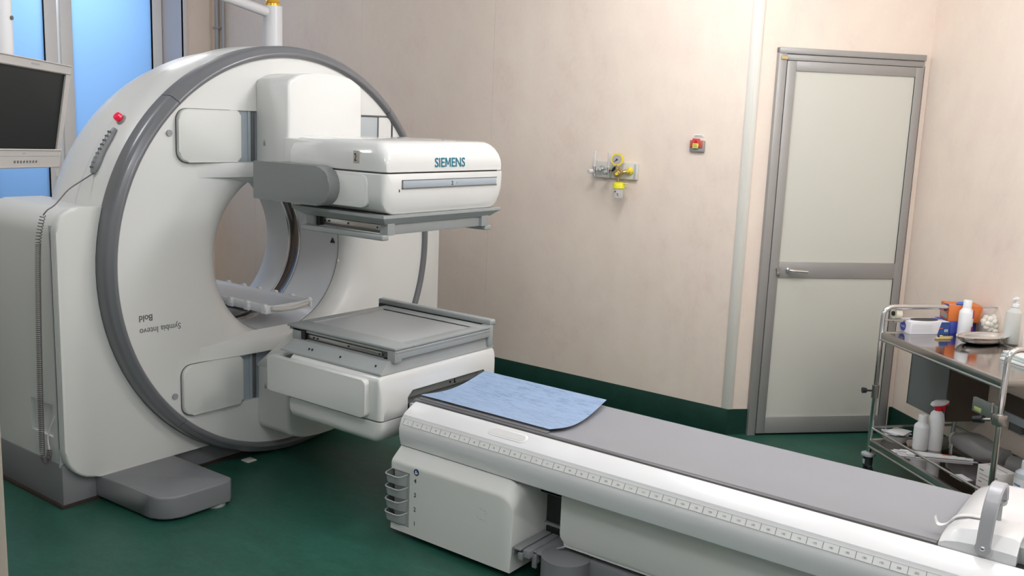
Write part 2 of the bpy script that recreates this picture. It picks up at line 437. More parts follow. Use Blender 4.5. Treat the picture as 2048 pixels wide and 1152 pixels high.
# ---- door
D0, D1 = 0.117, 0.977      # along the door wall
def dbox(bb, x0, y0, z0, x1, y1, z1, r=0.0): return bb.box((x0, y0, z0), (x1, y1, z1), r, mtx=MBm)
fr = B(); dbox(fr, D0, -0.030, 0, D0 + .047, 0.02, 2.16, .003); dbox(fr, D1 - .012, -.022, 0, D1, .02, 2.16, .002); dbox(fr, D0, -.034, 2.128, D1, .02, 2.16, .003)
dbox(fr, D0 + .047, -.024, 2.095, D1 - .01, .02, 2.126, .002)
DOOR = obj('door_1', fr, ALU, kind=S, origin=(5.37, 1.75, 0))
gp = B(); dbox(gp, D0 + .044, -.016, 0.0, D1 + .006, -.002, 2.10); obj('door_gap', gp, BLACK, DOOR)
lf = B(); a, c = D0 + .051, D1 - .012; Z0, Z1 = 0.012, 2.092; ft = 0.052
dbox(lf, a, -.030, Z0, a + ft, -.006, Z1, .002); dbox(lf, c - ft + .01, -.030, Z0, c, -.006, Z1, .002)
dbox(lf, a + ft, -.030, Z0, c - ft + .01, -.006, 0.108, .002); dbox(lf, a + ft, -.030, Z1 - .052, c - ft + .01, -.006, Z1, .002)
dbox(lf, a + ft, -.030, 0.915, c - ft + .01, -.006, 1.005, .002)
obj('door_leaf_frame', lf, ALU, DOOR)
for z0, z1 in ((0.108, .915), (1.005, Z1 - .052)):
    p = B(); dbox(p, a + ft, -.022, z0, c - ft + .01, -.010, z1); obj('door_panel', p, DPAN, DOOR)
hd = B()
hd.bm.verts.ensure_lookup_table()
def DB(x, y, z): return MBm @ Vector((x, y, z))
hd.cyl(DB(a + .105, -.030, .962), DB(a + .105, -.042, .962), .012); hd.tube(smooth_path([DB(a + .105, -.032, .962), DB(a + .105, -.072, .962), DB(a + .205, -.072, .955)], .02), .0085)
obj('door_handle', hd, CHROME, DOOR)
hd = B(); hd.cyl(DB(a + .047, -.029, .965), DB(a + .047, -.044, .965), .012); hd.box((a + .040, -.040, .925), (a + .056, -.028, .957), .002, mtx=MBm)
obj('door_lock', hd, STEEL, DOOR)
hd = B(); hd.box((D0 + .010, -.038, 2.098), (D0 + .045, -.03, 2.106), mtx=MBm); hd.box((D0 + .012, -.037, 2.106), (D0 + .045, -.03, 2.112), mtx=MBm)
obj('door_hinge_cap', hd, BRASS, DOOR)
# doorway next to the camera on the left
b = B(); b.box((0.36, 0.968, 0), (0.4430, 1.02, 2.2), .003); J = obj('door_2', b, JAMB, kind=S, origin=(.42, .98, 0))
b = B(); b.box((0.26, 0.957, 0), (0.4240, 0.967, 2.2), .002); obj('door_edge', b, JAMBD, J)
# pipes in the far corner
for i, (dy, r) in enumerate(((6.74, .018), (6.66, .014))):
    b = B(); b.cyl((XA - .03, dy, 1.9), (XA - .03, dy, HC - .002), r)
    if i == 0:
        for zz in (1.9, 2.35, 2.75): b.box((XA - .05, dy - .03, zz), (XA, dy + .03, zz + .02), .003)
    o = obj('wall_pipe', b, PIPE, label='grey vertical pipe in the far corner, %s' % ('nearer the window' if i == 0 else 'thinner one on the right'), cat='pipe', origin=(XA - .03, dy, 0))
# small white tag on the floor
b = B(); b.box((2.86, 3.70, 0.0), (2.915, 3.755, .006), .002); obj('floor_plate', b, TRIMW, label='small white plate on the green floor beside the scanner base', cat='plate')
# ================================================================== THE SCANNER
GX, GZ = 3.17, 1.015
G = thing('nuclear_scanner', 'large white ring scanner with grey rim and two camera heads', 'scanner', (GX, 4.0, 0))
def gpt(a, r, y): return (GX + r * math.cos(a), y, GZ + r * math.sin(a))
def ybore(r, y0, y1, n=96): return B().lathe([(r, y0), (r, y1), (0, y1), (0, y0)], (GX, 0, GZ), 'y', n, close_prof=False)
# base
b = B(); b.box((1.993, 3.83, 0.010), (4.347, 4.48, .19), .004); b.box((2.75, 3.84, .19), (3.6, 4.3, .24))
BASE = obj('base', b, BGREY, G)
b = B(); b.box((1.980, 3.818, 0.0), (4.36, 4.49, .012)); obj('floor_plinth', b, JAMBD, BASE)
# stand: front cover
b = B(); b.prism(rrect(1.990, 4.352, .112, 1.293, (.15, .15, .10, .10), 8), 1, 3.792, 3.842, .012, 3, caps_only=True)
objs('front_stand_cover', b, WHITEM, G, cut=[ybore(1.016, 3.5, 4.0)])
b = B(); b.prism(rrect(1.998, 4.344, .165, 1.284, (.02, .02, .11, .11), 8), 1, 3.844, 4.46, .03, 4, caps_only=True)
SC_ = objs('side_cover', b, WHITEM, G, cut=[ybore(.93, 3.5, 5.0), B().box((1.95, 3.90, .30), (2.012, 4.08, .445))])
b = B(); b.box((2.0115, 3.895, .295), (2.016, 4.085, .45)); obj('recess_plate', b, WHITEM, SC_)
b = B(); b.box((1.990, 3.838, .18), (1.999, 3.850, 1.22)); obj('cover_joint', b, LGREY, SC_)  # joint strip kept pale: the highlight along it is put into the colour
# gantry drum
prof = [(1.000, 3.80), (1.013, 3.84), (1.014, 4.00), (1.010, 4.015), (.998, 4.03), (.996, 4.05), (.990, 4.20), (.965, 4.30), (.92, 4.37), (.84, 4.42), (.70, 4.445), (.50, 4.45), (.43, 4.445), (.405, 4.425), (.400, 4.40)]
b = B(); b.lathe(prof, (GX, 0, GZ), 'y', 128); obj('drum_cover', b, WHITE, G, angle=40)
# face plate with funnel
prof = [(.965, 3.735), (.962, 3.729), (.60, 3.729), (.54, 3.733), (.49, 3.745), (.45, 3.768), (.422, 3.80), (.412, 3.84), (.412, 3.86), (.50, 3.86), (.965, 3.80)]
b = B(); b.lathe(prof, (GX, 0, GZ), 'y', 128, close_prof=True)
FACE = obj('face_cover', b, WHITE, G, cut=[B().box((2.78, 3.70, 1.477), (3.865, 3.770, 1.714)), B().box((2.78, 3.70, .312), (3.865, 3.770, .553))], angle=30)
for z0, z1 in ((1.477, 1.714), (.312, .553)):
    p = B(); p.box((2.80, 3.742, z0), (3.862, 3.768, z1)); p.box((2.905, 3.736, z0), (2.918, 3.745, z1), .002); obj('slide_channel', p, BLUEG, G, label='recessed blue-grey channel plate')
    p = B(); p.box((2.925, 3.736, z0 + .002), (2.944, 3.745, z1 - .002), .003); obj('slide_edge', p, COLD, G)
    p = B(); p.prism(rrect(2.512, 2.842, z0 + .001, z1 - .001, (.05, .02, .02, .05), 6), 1, 3.706, 3.740, .010, 3, caps_only=True)
    obj('cover_plate', p, WHITEM, G, label='white rounded cover plate on the ring face')
    p = B(); p.prism(rrect(2.5095, 2.80, z0 - .002, z1 + .0015, (.052, .01, .01, .052), 6), 1, 3.724, 3.732); objs('cover_plate_joint', p, LINE, G)
    zz = 1.606 if z0 > 1 else .418
    p = B(); p.cyl((2.478, 3.728, zz), (2.478, 3.722, zz), .014, n=24); obj('face_plug', p, PIPE, G, label='small round grey plug')
# right hand cover plates of the upper channel
p = B(); p.box((3.50, 3.732, 1.478), (3.755, 3.745, 1.706), .002); obj('cover_plate', p, LGREY, G)
p = B(); p.prism(rrect(3.762, 3.858, 1.478, 1.706, (0, 0, .04, 0), 5), 1, 3.730, 3.745); obj('cover_plate', p, WHITE, G)
p = B(); p.box((3.50, 3.727, 1.709), (3.83, 3.735, 1.716)); p.box((3.864, 3.727, 1.48), (3.869, 3.735, 1.67)); p.box((3.754, 3.729, 1.478), (3.762, 3.738, 1.706)); objs('cover_plate_joint', p, LINE, G)
# ledges beside the channels
def ledge(z_in, z_out):
    b = B(); rings = []
    for x, d in ((2.60, 0.000), (2.70, .012), (2.82, .030), (2.95, .040), (3.40, .040), (3.55, .025), (3.72, 0.0)):
        y0 = 3.7305 - d; s = 1 if z_out > z_in else -1
        rings.append([(x, 3.755, z_in), (x, y0, z_in), (x, y0 - .05 * d, (z_in + z_out) / 2), (x, y0 + d * .35, z_out), (x, 3.755, z_out + s * .03 * (d / .04))])
    b.loft(rings); obj('channel_ledge', b, WHITE, G, angle=30)
ledge(1.476, 1.408); ledge(.554, .622)
# grey rim, in four segments with joints
rp = [(.958, 3.735), (.959, 3.718), (.966, 3.708), (.976, 3.705), (.984, 3.709), (.990, 3.716), (1.000, 3.720), (1.010, 3.730), (1.014, 3.748), (1.014, 3.80), (.958, 3.80)]
ja = math.atan2(1.736 - GZ, 2.519 - GX); jb = math.atan2(.300 - GZ, 2.519 - GX)
jb = jb % (2 * PI)
ang = [ja, jb, 2 * PI + (PI - jb) + 0, 0]
segs = [(ja + .0015, jb - .0015), (jb + .0015, 3 * PI - jb - .0015), (3 * PI - jb + .0015, 3 * PI - ja - .0015), (PI - ja + .0015, ja - .0015)]
for a0, a1 in segs:
    b = B(); b.lathe(rp, (GX, 0, GZ), 'y', 56, a0, a1, close_prof=True); obj('rim_segment', b, RINGG, G, angle=50)
# tunnel
b = B(); b.lathe([(.412, 3.845), (.408, 4.00), (.402, 4.145), (.43, 4.145), (.45, 3.85)], (GX, 0, GZ), 'y', 96, close_prof=True); TUN = obj('tunnel_front', b, TUNNEL, G, angle=50)
b = B(); b.lathe([(.4135, 3.8400), (.4105, 3.846), (.44, 3.86), (.44, 3.842)], (GX, 0, GZ), 'y', 96, close_prof=True); obj('tunnel_joint', b, LINE, TUN)
b = B(); b.lathe([(.402, 4.145), (.407, 4.15), (.407, 4.215), (.402, 4.225), (.43, 4.225), (.43, 4.145)], (GX, 0, GZ), 'y', 96, close_prof=True); obj('tunnel_window', b, BROWNR, G, angle=50, label='glossy dark brown film ring inside the tunnel')
b = B(); b.lathe([(.402, 4.225), (.396, 4.24), (.398, 4.40), (.41, 4.44), (.44, 4.44), (.44, 4.225)], (GX, 0, GZ), 'y', 96, close_prof=True); obj('tunnel_rear', b, TUNNEL, G, angle=50)
b = B()
for t0 in (4.138, 4.230):
    b.lathe([(.3985, t0), (.3965, t0 + .006), (.3985, t0 + .012), (.41, t0 + .012), (.41, t0)], (GX, 0, GZ), 'y', 96, close_prof=True)
objs('tunnel_rim', b, CHROME, G, angle=50)
# warning triangle on the tunnel wall (right side)
wa = math.atan2(1.035 - GZ, .41)
p = B(); wy = 3.885
c0 = Vector((GX + .4085, wy, 1.035))
p.prism([(wy - .016, 1.022), (wy + .016, 1.022), (wy, 1.050)], 0, GX + .4035, GX + .4115)
obj('warning_sign', p, INK, G, label='small black warning triangle', cut=[B().prism([(wy - .010, 1.026), (wy + .010, 1.026), (wy, 1.043)], 0, GX + .40, GX + .42)])
p = B(); p.box((GX + .4035, wy - .0015, 1.028), (GX + .4115, wy + .0015, 1.038)); obj('warning_mark', p, INK, G)
# lettering, upside down because the ring has turned over
text('model_lettering', 'Symbia Intevo', .040, GINK, G, (2.518, 3.7282, .757), (-1, 0, 0), (0, 0, -1), sx=.92)
text('model_lettering', 'Bold', .040, GINK, G, (2.377, 3.7282, .815), (-1, 0, 0), (0, 0, -1), bold=.0007, sx=.92)
p = B(); p.cyl((3.475, 3.730, .952), (3.475, 3.7275, .952), .006); obj('laser_window', p, PAPER, G)
# carriages carrying the heads
def carriage(top):
    s = 1 if top else -1; x0, x1 = 2.945, 3.415; Rr = .885; y0, y1 = 3.50, 3.735
    pts = []
    zc = GZ + .30 if top else .49
    arcp = []
    for k in range(17):
        x = x0 + (x1 - x0) * k / 16
        arcp.append((x, GZ + s * math.sqrt(Rr ** 2 - (x - GX) ** 2)))
    # round both ends
    e = .035
    arcp = [(x0, arcp[0][1] - s * e), (x0 + e * .3, arcp[0][1] - s * e * .3)] + arcp[2:-2] + [(x1 - e * .3, arcp[-1][1] - s * e * .3), (x1, arcp[-1][1] - s * e)]
    pts = arcp + [(x1, zc), (x0, zc)]
    b = B(); b.prism(pts, 1, y0, y1, .016, 4, caps_only=True)
    c = obj('carriage', b, WHITE, G, label='white carriage block of the %s camera head' % ('upper' if top else 'lower'), angle=40)
    p = B(); zz = 1.555 if top else .372
    p.box((x0 - .002, 3.66, zz), (x0 + .001, 3.674, zz + .018)); p.box((x0 - .0025, 3.664, zz + .02), (x0 + .001, 3.67, zz + .026)); objs('catch', p, PIPE, c)
    return c
carriage(True); carriage(False)
# camera heads
HX0, HX1, HY = 2.767, 3.552, 2.71
def section(x0, x1, z0, z1, rb, rt, y, n=6):
    return [(x, y, z) for x, z in rrect(x0, x1, z0, z1, (rb, rb, rt, rt), n)]
def shell(z0, z1, rb, rt, front, up, y_back=3.29, inset=0.0, x0=None, x1=None):
    """head shell: rounded section lofted to the back; the front edge curls over on the 'up' side"""
    x0 = (HX0 if x0 is None else x0); x1 = (HX1 if x1 is None else x1)
    rings = []
    N = 7; H = z1 - z0
    for k in range(N):
        t = k / (N - 1); a = t * PI / 2
        dy = front * (1 - math.sin(a)); sh = (1 - math.cos(a)) * 0 + (H * .62) * (1 - math.sin(a) ** .6) if False else H * .70 * (1 - math.sin(a))
        dy = front * (1 - math.cos(a))
        xi = .022 * (1 - math.sin(a))
        if up > 0: rings.append(section(x0 + xi, x1 - xi, z0, z1 - sh, min(rb, (H - sh) * .3), min(rt, (H - sh) * .6), HY + dy))
        else: rings.append(section(x0 + xi, x1 - xi, z0 + sh, z1, min(rb, (H - sh) * .6), min(rt, (H - sh) * .3), HY + dy))
    rings.append(section(x0, x1, z0, z1, rb, rt, y_back - .02)); rings.append(section(x0 + .01, x1 - .01, z0 + .01, z1 - .012, rb * .9, rt * .9, y_back))
    return B().loft(rings)
# ---- upper head
UH = obj('camera_head', shell(1.493, 1.618, .004, .085, .085, 1), GLOSS, G, label='upper camera head with numbered stickers and teal lettering', angle=30)
obj('lower_shell', shell(1.318, 1.4865, .085, .004, .022, -1), GLOSS, UH, angle=30)
p = B(); p.box((HX0 + .012, HY + .03, 1.4860), (HX1 - .012, 3.26, 1.4935)); obj('shell_joint', p, LINE, UH)
p = B(); p.box((2.93, 3.27, 1.36), (3.42, 3.52, 1.60), .01); obj('head_mount', p, WHITE, UH)
p = B(); p.box((2.876, HY - .004, 1.428), (3.497, HY + .004, 1.458), .0015); obj('touch_strip', p, BLUEG, UH, label='blue-grey touch strip')
p = B(); p.box((2.872, HY - .0035, 1.458), (3.50, HY + .004, 1.4615)); p.box((2.872, HY - .0035, 1.424), (3.50, HY + .004, 1.428)); p.box((2.872, HY - .0035, 1.424), (2.876, HY + .004, 1.461)); objs('strip_rim', p, LINE, UH)
p = B(); p.box((2.855, HY - .001, 1.412), (2.860, HY + .004, 1.424), .001); obj('light_sensor', p, BLACK, UH)
def text_right(st, size, bold):
    cu = bpy.data.curves.new('t', 'FONT'); cu.body = st; cu.size = size; cu.offset = bold
    o = bpy.data.objects.new('t', cu); COL.objects.link(o); bpy.context.view_layer.update()
    me = bpy.data.meshes.new_from_object(o.evaluated_get(bpy.context.evaluated_depsgraph_get())); bpy.data.objects.remove(o)
    v = (max(q.co.x for q in me.vertices), max(q.co.y for q in me.vertices)); bpy.data.meshes.remove(me); return v
sz_, bd_ = .055, .0008
wa, ht_ = text_right('SIE', sz_, bd_); wb = text_right('SIEM', sz_, bd_)[0]; we = text_right('SIEMENS', sz_, bd_)[0] - text_right('ENS', sz_, bd_)[0]
LO = Vector((3.070, HY - .0018, 1.512))
text('brand_lettering', 'SIE', sz_, TEAL, UH, LO, (1, 0, 0), (0, .06, 1), bold=bd_, sx=.98, depth=.0004)
text('brand_lettering', 'ENS', sz_, TEAL, UH, LO + Vector((we * .98, 0, 0)), (1, 0, 0), (0, .06, 1), bold=bd_, sx=.98, depth=.0004)
ma, mb, ht_ = (wa + .0045) * .98, wb * .98, ht_ - .0006
mc = (ma + mb) / 2; tk = .0068
b = B()
for poly in ([(ma, 0), (ma + tk, 0), (ma + tk, ht_), (ma, ht_)], [(mb - tk, 0), (mb, 0), (mb, ht_), (mb - tk, ht_)],
             [(ma + tk * .2, ht_), (ma + tk * 1.15, ht_), (mc + tk * .42, ht_ * .22), (mc - tk * .42, ht_ * .22)], [(mb - tk * 1.15, ht_), (mb - tk * .2, ht_), (mc + tk * .42, ht_ * .22), (mc - tk * .42, ht_ * .22)]):
    f_ = []
    for d_ in (-.0004, .0004):
        f_.append([(LO.x + x_, LO.y + d_ + z_ * .06, LO.z + z_) for x_, z_ in poly])
    b.loft(f_)
obj('brand_lettering', b, TEAL, UH)
text('number_mark', '2', .024, INK, UH, (3.178, HY - .0045, 1.434), (1, 0, 0), (0, 0, 1), bold=.0004, depth=.0003)
p = B(); p.cyl((3.215, HY - .0035, 1.443), (3.215, HY - .006, 1.443), .003, n=10); obj('strip_dot', p, PIPE, UH)
p = B(); p.box((HX0 - .0010, 2.850, 1.522), (HX0 + .002, 2.884, 1.573), .0005); obj('number_sticker', p, STICK, UH, label='grey sticker with a 2')
text('number_mark', '2', .044, INK, UH, (HX0 - .0016, 2.880, 1.532), (0, -1, 0), (0, 0, 1), sx=.72, depth=.0003)
# side insert panel & arm
p = B(); p.prism([(y, z) for y, z in rrect(2.800, 3.27, 1.345, 1.478, (.03, .01, .01, .03), 5)], 0, HX0 - .008, HX0 + .02, .004, 2, caps_only=True); obj('side_panel', p, WHITE, UH)
p = B(); p.prism(rrect(2.955, 3.44, 1.337, 1.502, (.08, .006, .006, .08), 9), 0, 2.700, 2.762, .006, 3, caps_only=True)
obj('side_arm', p, ARMG, UH, label='grey rounded side arm')
p = B(); p.box((2.73, 3.40, 1.345), (2.96, 3.46, 1.495), .01); objs('arm_joint', p, ARMG, UH)
# screws on the top
p = B()
for x, y in ((3.30, 2.86), (3.36, 2.83), (3.18, 3.05)): p.cyl((x, y, 1.612), (x, y, 1.6205), .011, n=12)
objs('top_screw', p, PIPE, UH)
# collimator of the upper head
p = B()
p.loft([[(2.775, 2.715, 1.318), (3.545, 2.715, 1.318), (3.545, 3.275, 1.318), (2.775, 3.275, 1.318)],
        [(2.775, 2.715, 1.306), (3.545, 2.715, 1.306), (3.545, 3.275, 1.306), (2.775, 3.275, 1.306)],
        [(2.815, 2.745, 1.278), (3.505, 2.745, 1.278), (3.505, 3.235, 1.278), (2.815, 3.235, 1.278)]])
CO = obj('collimator_skirt', p, COLG, UH, angle=20)
p = B(); p.box((2.86, 2.755, 1.232), (3.475, 3.22, 1.280), .004); obj('collimator_core', p, COLG, UH)
for x0, x1, lab in ((2.795, 2.835, 'near'), (3.468, 3.515, 'far')):
    p = B(); p.box((x0, 2.74, 1.212), (x1, 3.235, 1.236), .007, 3)
    if lab == 'near':
        p.box((2.825, 2.74, 1.232), (2.868, 2.785, 1.282), .003); p.box((2.825, 3.185, 1.232), (2.868, 3.235, 1.282), .003)
    else: p.box((3.44, 2.74, 1.232), (3.49, 2.785, 1.282), .003)
    objs('collimator_rail', p, COLG, UH)
p = B(); p.box((2.852, 2.80, 1.240), (2.862, 3.165, 1.270), .001); obj('rail_strip', p, STEEL, UH)
p = B()
for y in (2.80, 2.825, 3.0, 3.12, 3.145): p.cyl((2.8525, y, 1.258), (2.849, y, 1.258), .004, n=10)
p.box((2.838, 3.165, 1.235), (2.862, 3.185, 1.278)); objs('rail_screw', p, BLACK, UH, kind=None)
# ---- lower head
zS = .452
b = shell(zS + .003, .650, .004, .03, .02, 1)
LH = obj('camera_head', b, GLOSS, G, label='lower camera head with a wide collimator tray on top', angle=30,
         cut=[B().prism([(2.935, .40), (3.465, .40), (3.465, .545), (3.455, .556), (2.965, .556), (2.935, .53)], 1, 2.6, 3.3)])
obj('lower_shell', shell(.350, zS - .003, .045, .004, .06, -1), WHITE, LH, angle=30, cut=[B().box((2.935, 2.6, .37), (3.465, 3.3, .50))])
p = B(); p.box((HX0 + .014, HY + .03, zS - .003), (2.93, 3.26, zS + .0035)); obj('shell_joint', p, LINE, LH)
p = B(); p.box((2.93, 2.75, .535), (3.47, 3.28, .549)); p.box((2.93, 2.76, .505), (3.47, 2.775, .54)); p.box((2.93, 2.80, .46), (3.47, 2.815, .51)); objs('slot_liner', p, COLG, LH)
p = B()
p.cyl((3.27, 2.759, .522), (3.27, 2.757, .522), .005, n=10); p.box((3.30, 2.757, .512), (3.304, 2.761, .532)); p.box((3.30, 2.757, .512), (3.312, 2.761, .516)); objs('slot_mark', p, BLACK, LH)
p = B(); p.box((2.93, 3.27, .40), (3.42, 3.52, .62), .01); obj('head_mount', p, WHITE, LH)
p = B(); p.prism(rrect(2.772, 3.395, .466, .628, (.022, .004, .004, .020), 6), 0, 2.737, 2.770, .006, 3, caps_only=True)
obj('side_panel', p, WHITEM, LH, label='flat white side panel with rounded corners')
p = B(); p.box((2.750, 3.36, .49), (2.96, 3.42, .62), .008); objs('arm_joint', p, WHITE, LH)
p = B(); p.prism([(3.37, .50), (3.735, .47), (3.735, .488), (3.45, .708), (3.37, .708)], 0, 2.944, 3.41, .006); obj('arm_wedge', p, WHITE, LH)
# its collimator, facing up
p = B()
p.loft([[(2.780, 2.722, .650), (3.540, 2.722, .650), (3.540, 3.36, .650), (2.780, 3.36, .650)],
        [(2.782, 2.724, .657), (3.538, 2.724, .657), (3.538, 3.355, .657), (2.782, 3.355, .657)],
        [(2.835, 2.735, .700), (3.515, 2.735, .700), (3.515, 3.33, .700), (2.835, 3.33, .700)]])
obj('collimator_skirt', p, COLG, LH, angle=20)
p = B(); 
for y in (2.775, 2.99, 3.17, 3.19): p.box((2.801, y, .675), (2.808, y + .003, .684))
objs('skirt_screw', p, BLACK, LH)
p = B(); p.box((2.87, 2.725, .70), (3.49, 3.35, .735), .003); obj('collimator_core', p, COLD, LH)
p = B(); p.box((2.860, 2.712, .731), (3.50, 3.39, .743), .003); obj('collimator_lip', p, COLG, LH)
# top frame with sunken plate
p = B(); z0, z1 = .745, .757
p.box((2.853, 2.712, z0), (2.965, 3.40, z1), .004); p.box((3.43, 2.712, z0), (3.50, 3.40, z1), .003)
p.box((2.965, 2.712, z0), (3.43, 2.775, z1), .003); p.box((2.965, 3.345, z0), (3.43, 3.40, z1), .003)
obj('collimator_frame', p, COLG, LH)
p = B(); p.box((2.96, 2.77, z0), (3.435, 3.365, z0 + .006)); obj('collimator_plate', p, COLP, LH)
p = B(); p.box((2.868, 2.714, .705), (3.50, 2.722, .742), .002); p.box((2.855, 2.715, .690), (2.90, 2.76, .744), .004); p.box((2.86, 3.30, .690), (2.90, 3.37, .744), .004); p.box((3.49, 2.715, .66), (3.525, 2.765, .76), .004)
objs('collimator_corner', p, COLG, LH)
p = B(); p.box((2.862, 2.80, .708), (2.872, 3.27, .725), .001); obj('rail_strip', p, STEEL, LH)
p = B()
for y in (2.79, 2.81, 3.0, 3.20, 3.225): p.cyl((2.8625, y, .716), (2.859, y, .716), .0045, n=10)
p.box((2.852, 3.275, .69), (2.872, 3.30, .742)); p.box((2.86, 2.772, .695), (2.872, 2.785, .705)); objs('rail_screw', p, BLACK, LH)
p = B(); p.box((3.505, 2.715, .757), (3.545, 3.46, .785), .008, 3); obj('back_rail', p, COLG, LH, label='raised grey rail on the far side')
p = B(); p.box((3.508, 2.76, .72), (3.520, 3.44, .765)); p.box((3.50, 3.35, .70), (3.512, 3.45, .76)); objs('rail_core', p, BLACK, LH)
# foot cover (outrigger) of the stand
fp = [(2.142, 3.835), (2.160, 3.52)]
for k in range(7):
    a = PI + (PI / 2) * k / 6; fp.append((2.162 + .10 + .10 * math.cos(a), 3.445 - .0 + .09 * math.sin(a) + .0))
fp += [(2.490, 3.345), (2.518, 3.375), (2.512, 3.835)]
b = B(); b.prism(fp, 2, .012, .112, .010, 3, caps_only=True)
FC = obj('foot_cover', b, PEDG, G, label='grey rounded foot cover sticking out over the floor', angle=40)
b = B(); b.cyl((2.445, 3.395, 0), (2.445, 3.395, .02), .045, n=28); obj('levelling_foot', b, PIPE, FC)
# emergency stop on the drum shoulder
def drum(a, y, r=1.011): return Vector((GX + r * math.cos(a), y, GZ + r * math.sin(a)))
ea = math.atan2(1.650 - GZ, 2.385 - GX)
rd = Vector((math.cos(ea), 0, math.sin(ea)))
p0 = drum(ea, 3.935)
b = B(); b.cyl(p0, p0 + rd * .010, .024, n=24); ES = obj('emergency_stop', b, COLG, G)
b = B(); b.cyl(p0 + rd * .010, p0 + rd * .020, .012, n=20); b.cyl(p0 + rd * .020, p0 + rd * .036, .020, .017, n=24); obj('stop_button', b, REDL, ES, label='red stop button')
# rear patient support seen through the tunnel
SUP = thing('rear_patient_support', 'white roller tray inside the scanner tunnel', 'tray', (3.18, 4.2, .66))
b = B(); b.prism([(3.043, .738), (3.046, .755), (3.055, .758), (3.085, .748), (3.285, .748), (3.315, .758), (3.324, .755), (3.327, .738), (3.315, .712), (3.055, .712)], 1, 3.785, 4.75, .003)
obj('tray_body', b, TUNNEL, SUP)
b = B(); b.tube([(3.07 + .235 * t, 3.778 - .012 * math.sin(PI * t), .738 - .010 * math.sin(PI * t)) for t in [k / 12 for k in range(13)]], .012, 12); obj('end_roller', b, mat('roller_ivory', (.60, .59, .56), .4), SUP)
for side, x in ((0, 3.040), (1, 3.330)):
    for k in range(6):
        y = 3.795 + k * .135
        b = B(); b.cyl((x - .010, y, .748), (x + .010, y, .748), .017, n=18); b.cyl((x - .013, y, .748), (x + .013, y, .748), .008, n=12); b.box((x - .006, y - .022, .715), (x + .006, y + .022, .742), .002); obj('roller', b, TUNNEL, SUP)
b = B(); b.box((3.12, 4.05, .675), (3.25, 4.6, .714), .006); b.box((3.12, 4.53, 0), (3.25, 4.68, .714), .006); obj('tray_bracket', b, COLD, SUP)
# hand control + coiled cord
HC_ = thing('hand_control', 'grey handheld button control clipped to the drum, with coiled cord', 'control', drum(math.atan2(1.53 - GZ, 2.3 - GX), 3.93))
a_top, a_bot = math.atan2(1.610 - GZ, 2.350 - GX), math.atan2(1.432 - GZ, 2.215 - GX)
rings = []
NH = 9
for k in range(NH):
    t = k / (NH - 1); a = a_top + (a_bot - a_top) * t
    wdt = [.010, .017, .020, .019, .018, .020, .023, .022, .012][k]
    c = drum(a, 3.925, 1.022); rr = Vector((math.cos(a), 0, math.sin(a)))
    h = [.010, .014, .016, .016, .016, .018, .020, .018, .010][k]
    rings.append([c + Vector((0, wdt * math.cos(q), 0)) + rr * h * math.sin(q) for q in [2 * PI * j / 12 for j in range(12)]])
b = B().loft(rings); HB = obj('control_body', b, GREY, HC_)
for k in range(9):
    a = a_top + (a_bot - a_top) * (.12 + .78 * k / 8)
    for dy in (-.007, .007):
        c = drum(a, 3.925 + dy, 1.036); rr = Vector((math.cos(a), 0, math.sin(a)))
        b = B(); b.cyl(c - rr * .002, c + rr * .004, .0045, n=8); obj('button', b, COLD, HC_)
pth = []
sv = [drum(a_bot, 3.925, 1.02), Vector((2.12, 3.92, 1.36)), Vector((2.03, 3.87, 1.298)), Vector((1.99, 3.855, 1.283)), Vector((1.977, 3.862, 1.262))]
b = B(); b.tube(smooth_path(sv, .03), .003, 8); obj('straight_cord', b, SPIRAL, HC_)
# coil: helix along a hanging path
ctl = [Vector(p) for p in ((1.976, 3.862, 1.262), (1.968, 3.893, 1.15), (1.966, 3.912, .90), (1.966, 3.925, .65), (1.966, 3.935, .42), (1.966, 3.938, .25), (1.966, 3.925, .205), (1.967, 3.905, .20), (1.968, 3.888, .222), (1.970, 3.884, .26))]
dense = []
for i in range(len(ctl) - 1):
    p0_ = ctl[max(0, i - 1)]; p1_ = ctl[i]; p2_ = ctl[i + 1]; p3_ = ctl[min(len(ctl) - 1, i + 2)]
    n = max(4, int((p2_ - p1_).length / .004))
    for k in range(n):
        t = k / n
        dense.append(.5 * ((2 * p1_) + (-p0_ + p2_) * t + (2 * p0_ - 5 * p1_ + 4 * p2_ - p3_) * t * t + (-p0_ + 3 * p1_ - 3 * p2_ + p3_) * t ** 3))
hel = []; ph = 0; acc = 0
for i in range(len(dense) - 1):
    d = (dense[i + 1] - dense[i]); L = d.length; tt = d.normalized(); u = Vector((1, 0, 0)); u = (u - tt * u.dot(tt)).normalized(); v = tt.cross(u)
    pitch = .014 if acc < .12 else .0085
    steps = max(1, int(round(10 * L / pitch)))
    for s_ in range(steps):
        hel.append(dense[i] + d * (s_ / steps) + (u * math.cos(ph) + v * math.sin(ph)) * .0105); ph += 2 * PI * (L / steps) / pitch
    acc += L
b = B(); b.tube(hel, .0019, 4); obj('coiled_cord', b, SPIRAL, HC_)
b = B(); b.tube(smooth_path([(1.970, 3.884, .26), (1.978, 3.90, .255), (1.984, 3.925, .30), (1.99, 3.90, .36), (2.0, 3.88, .40)], .03), .003, 8); obj('plug_lead', b, PAPER, HC_)
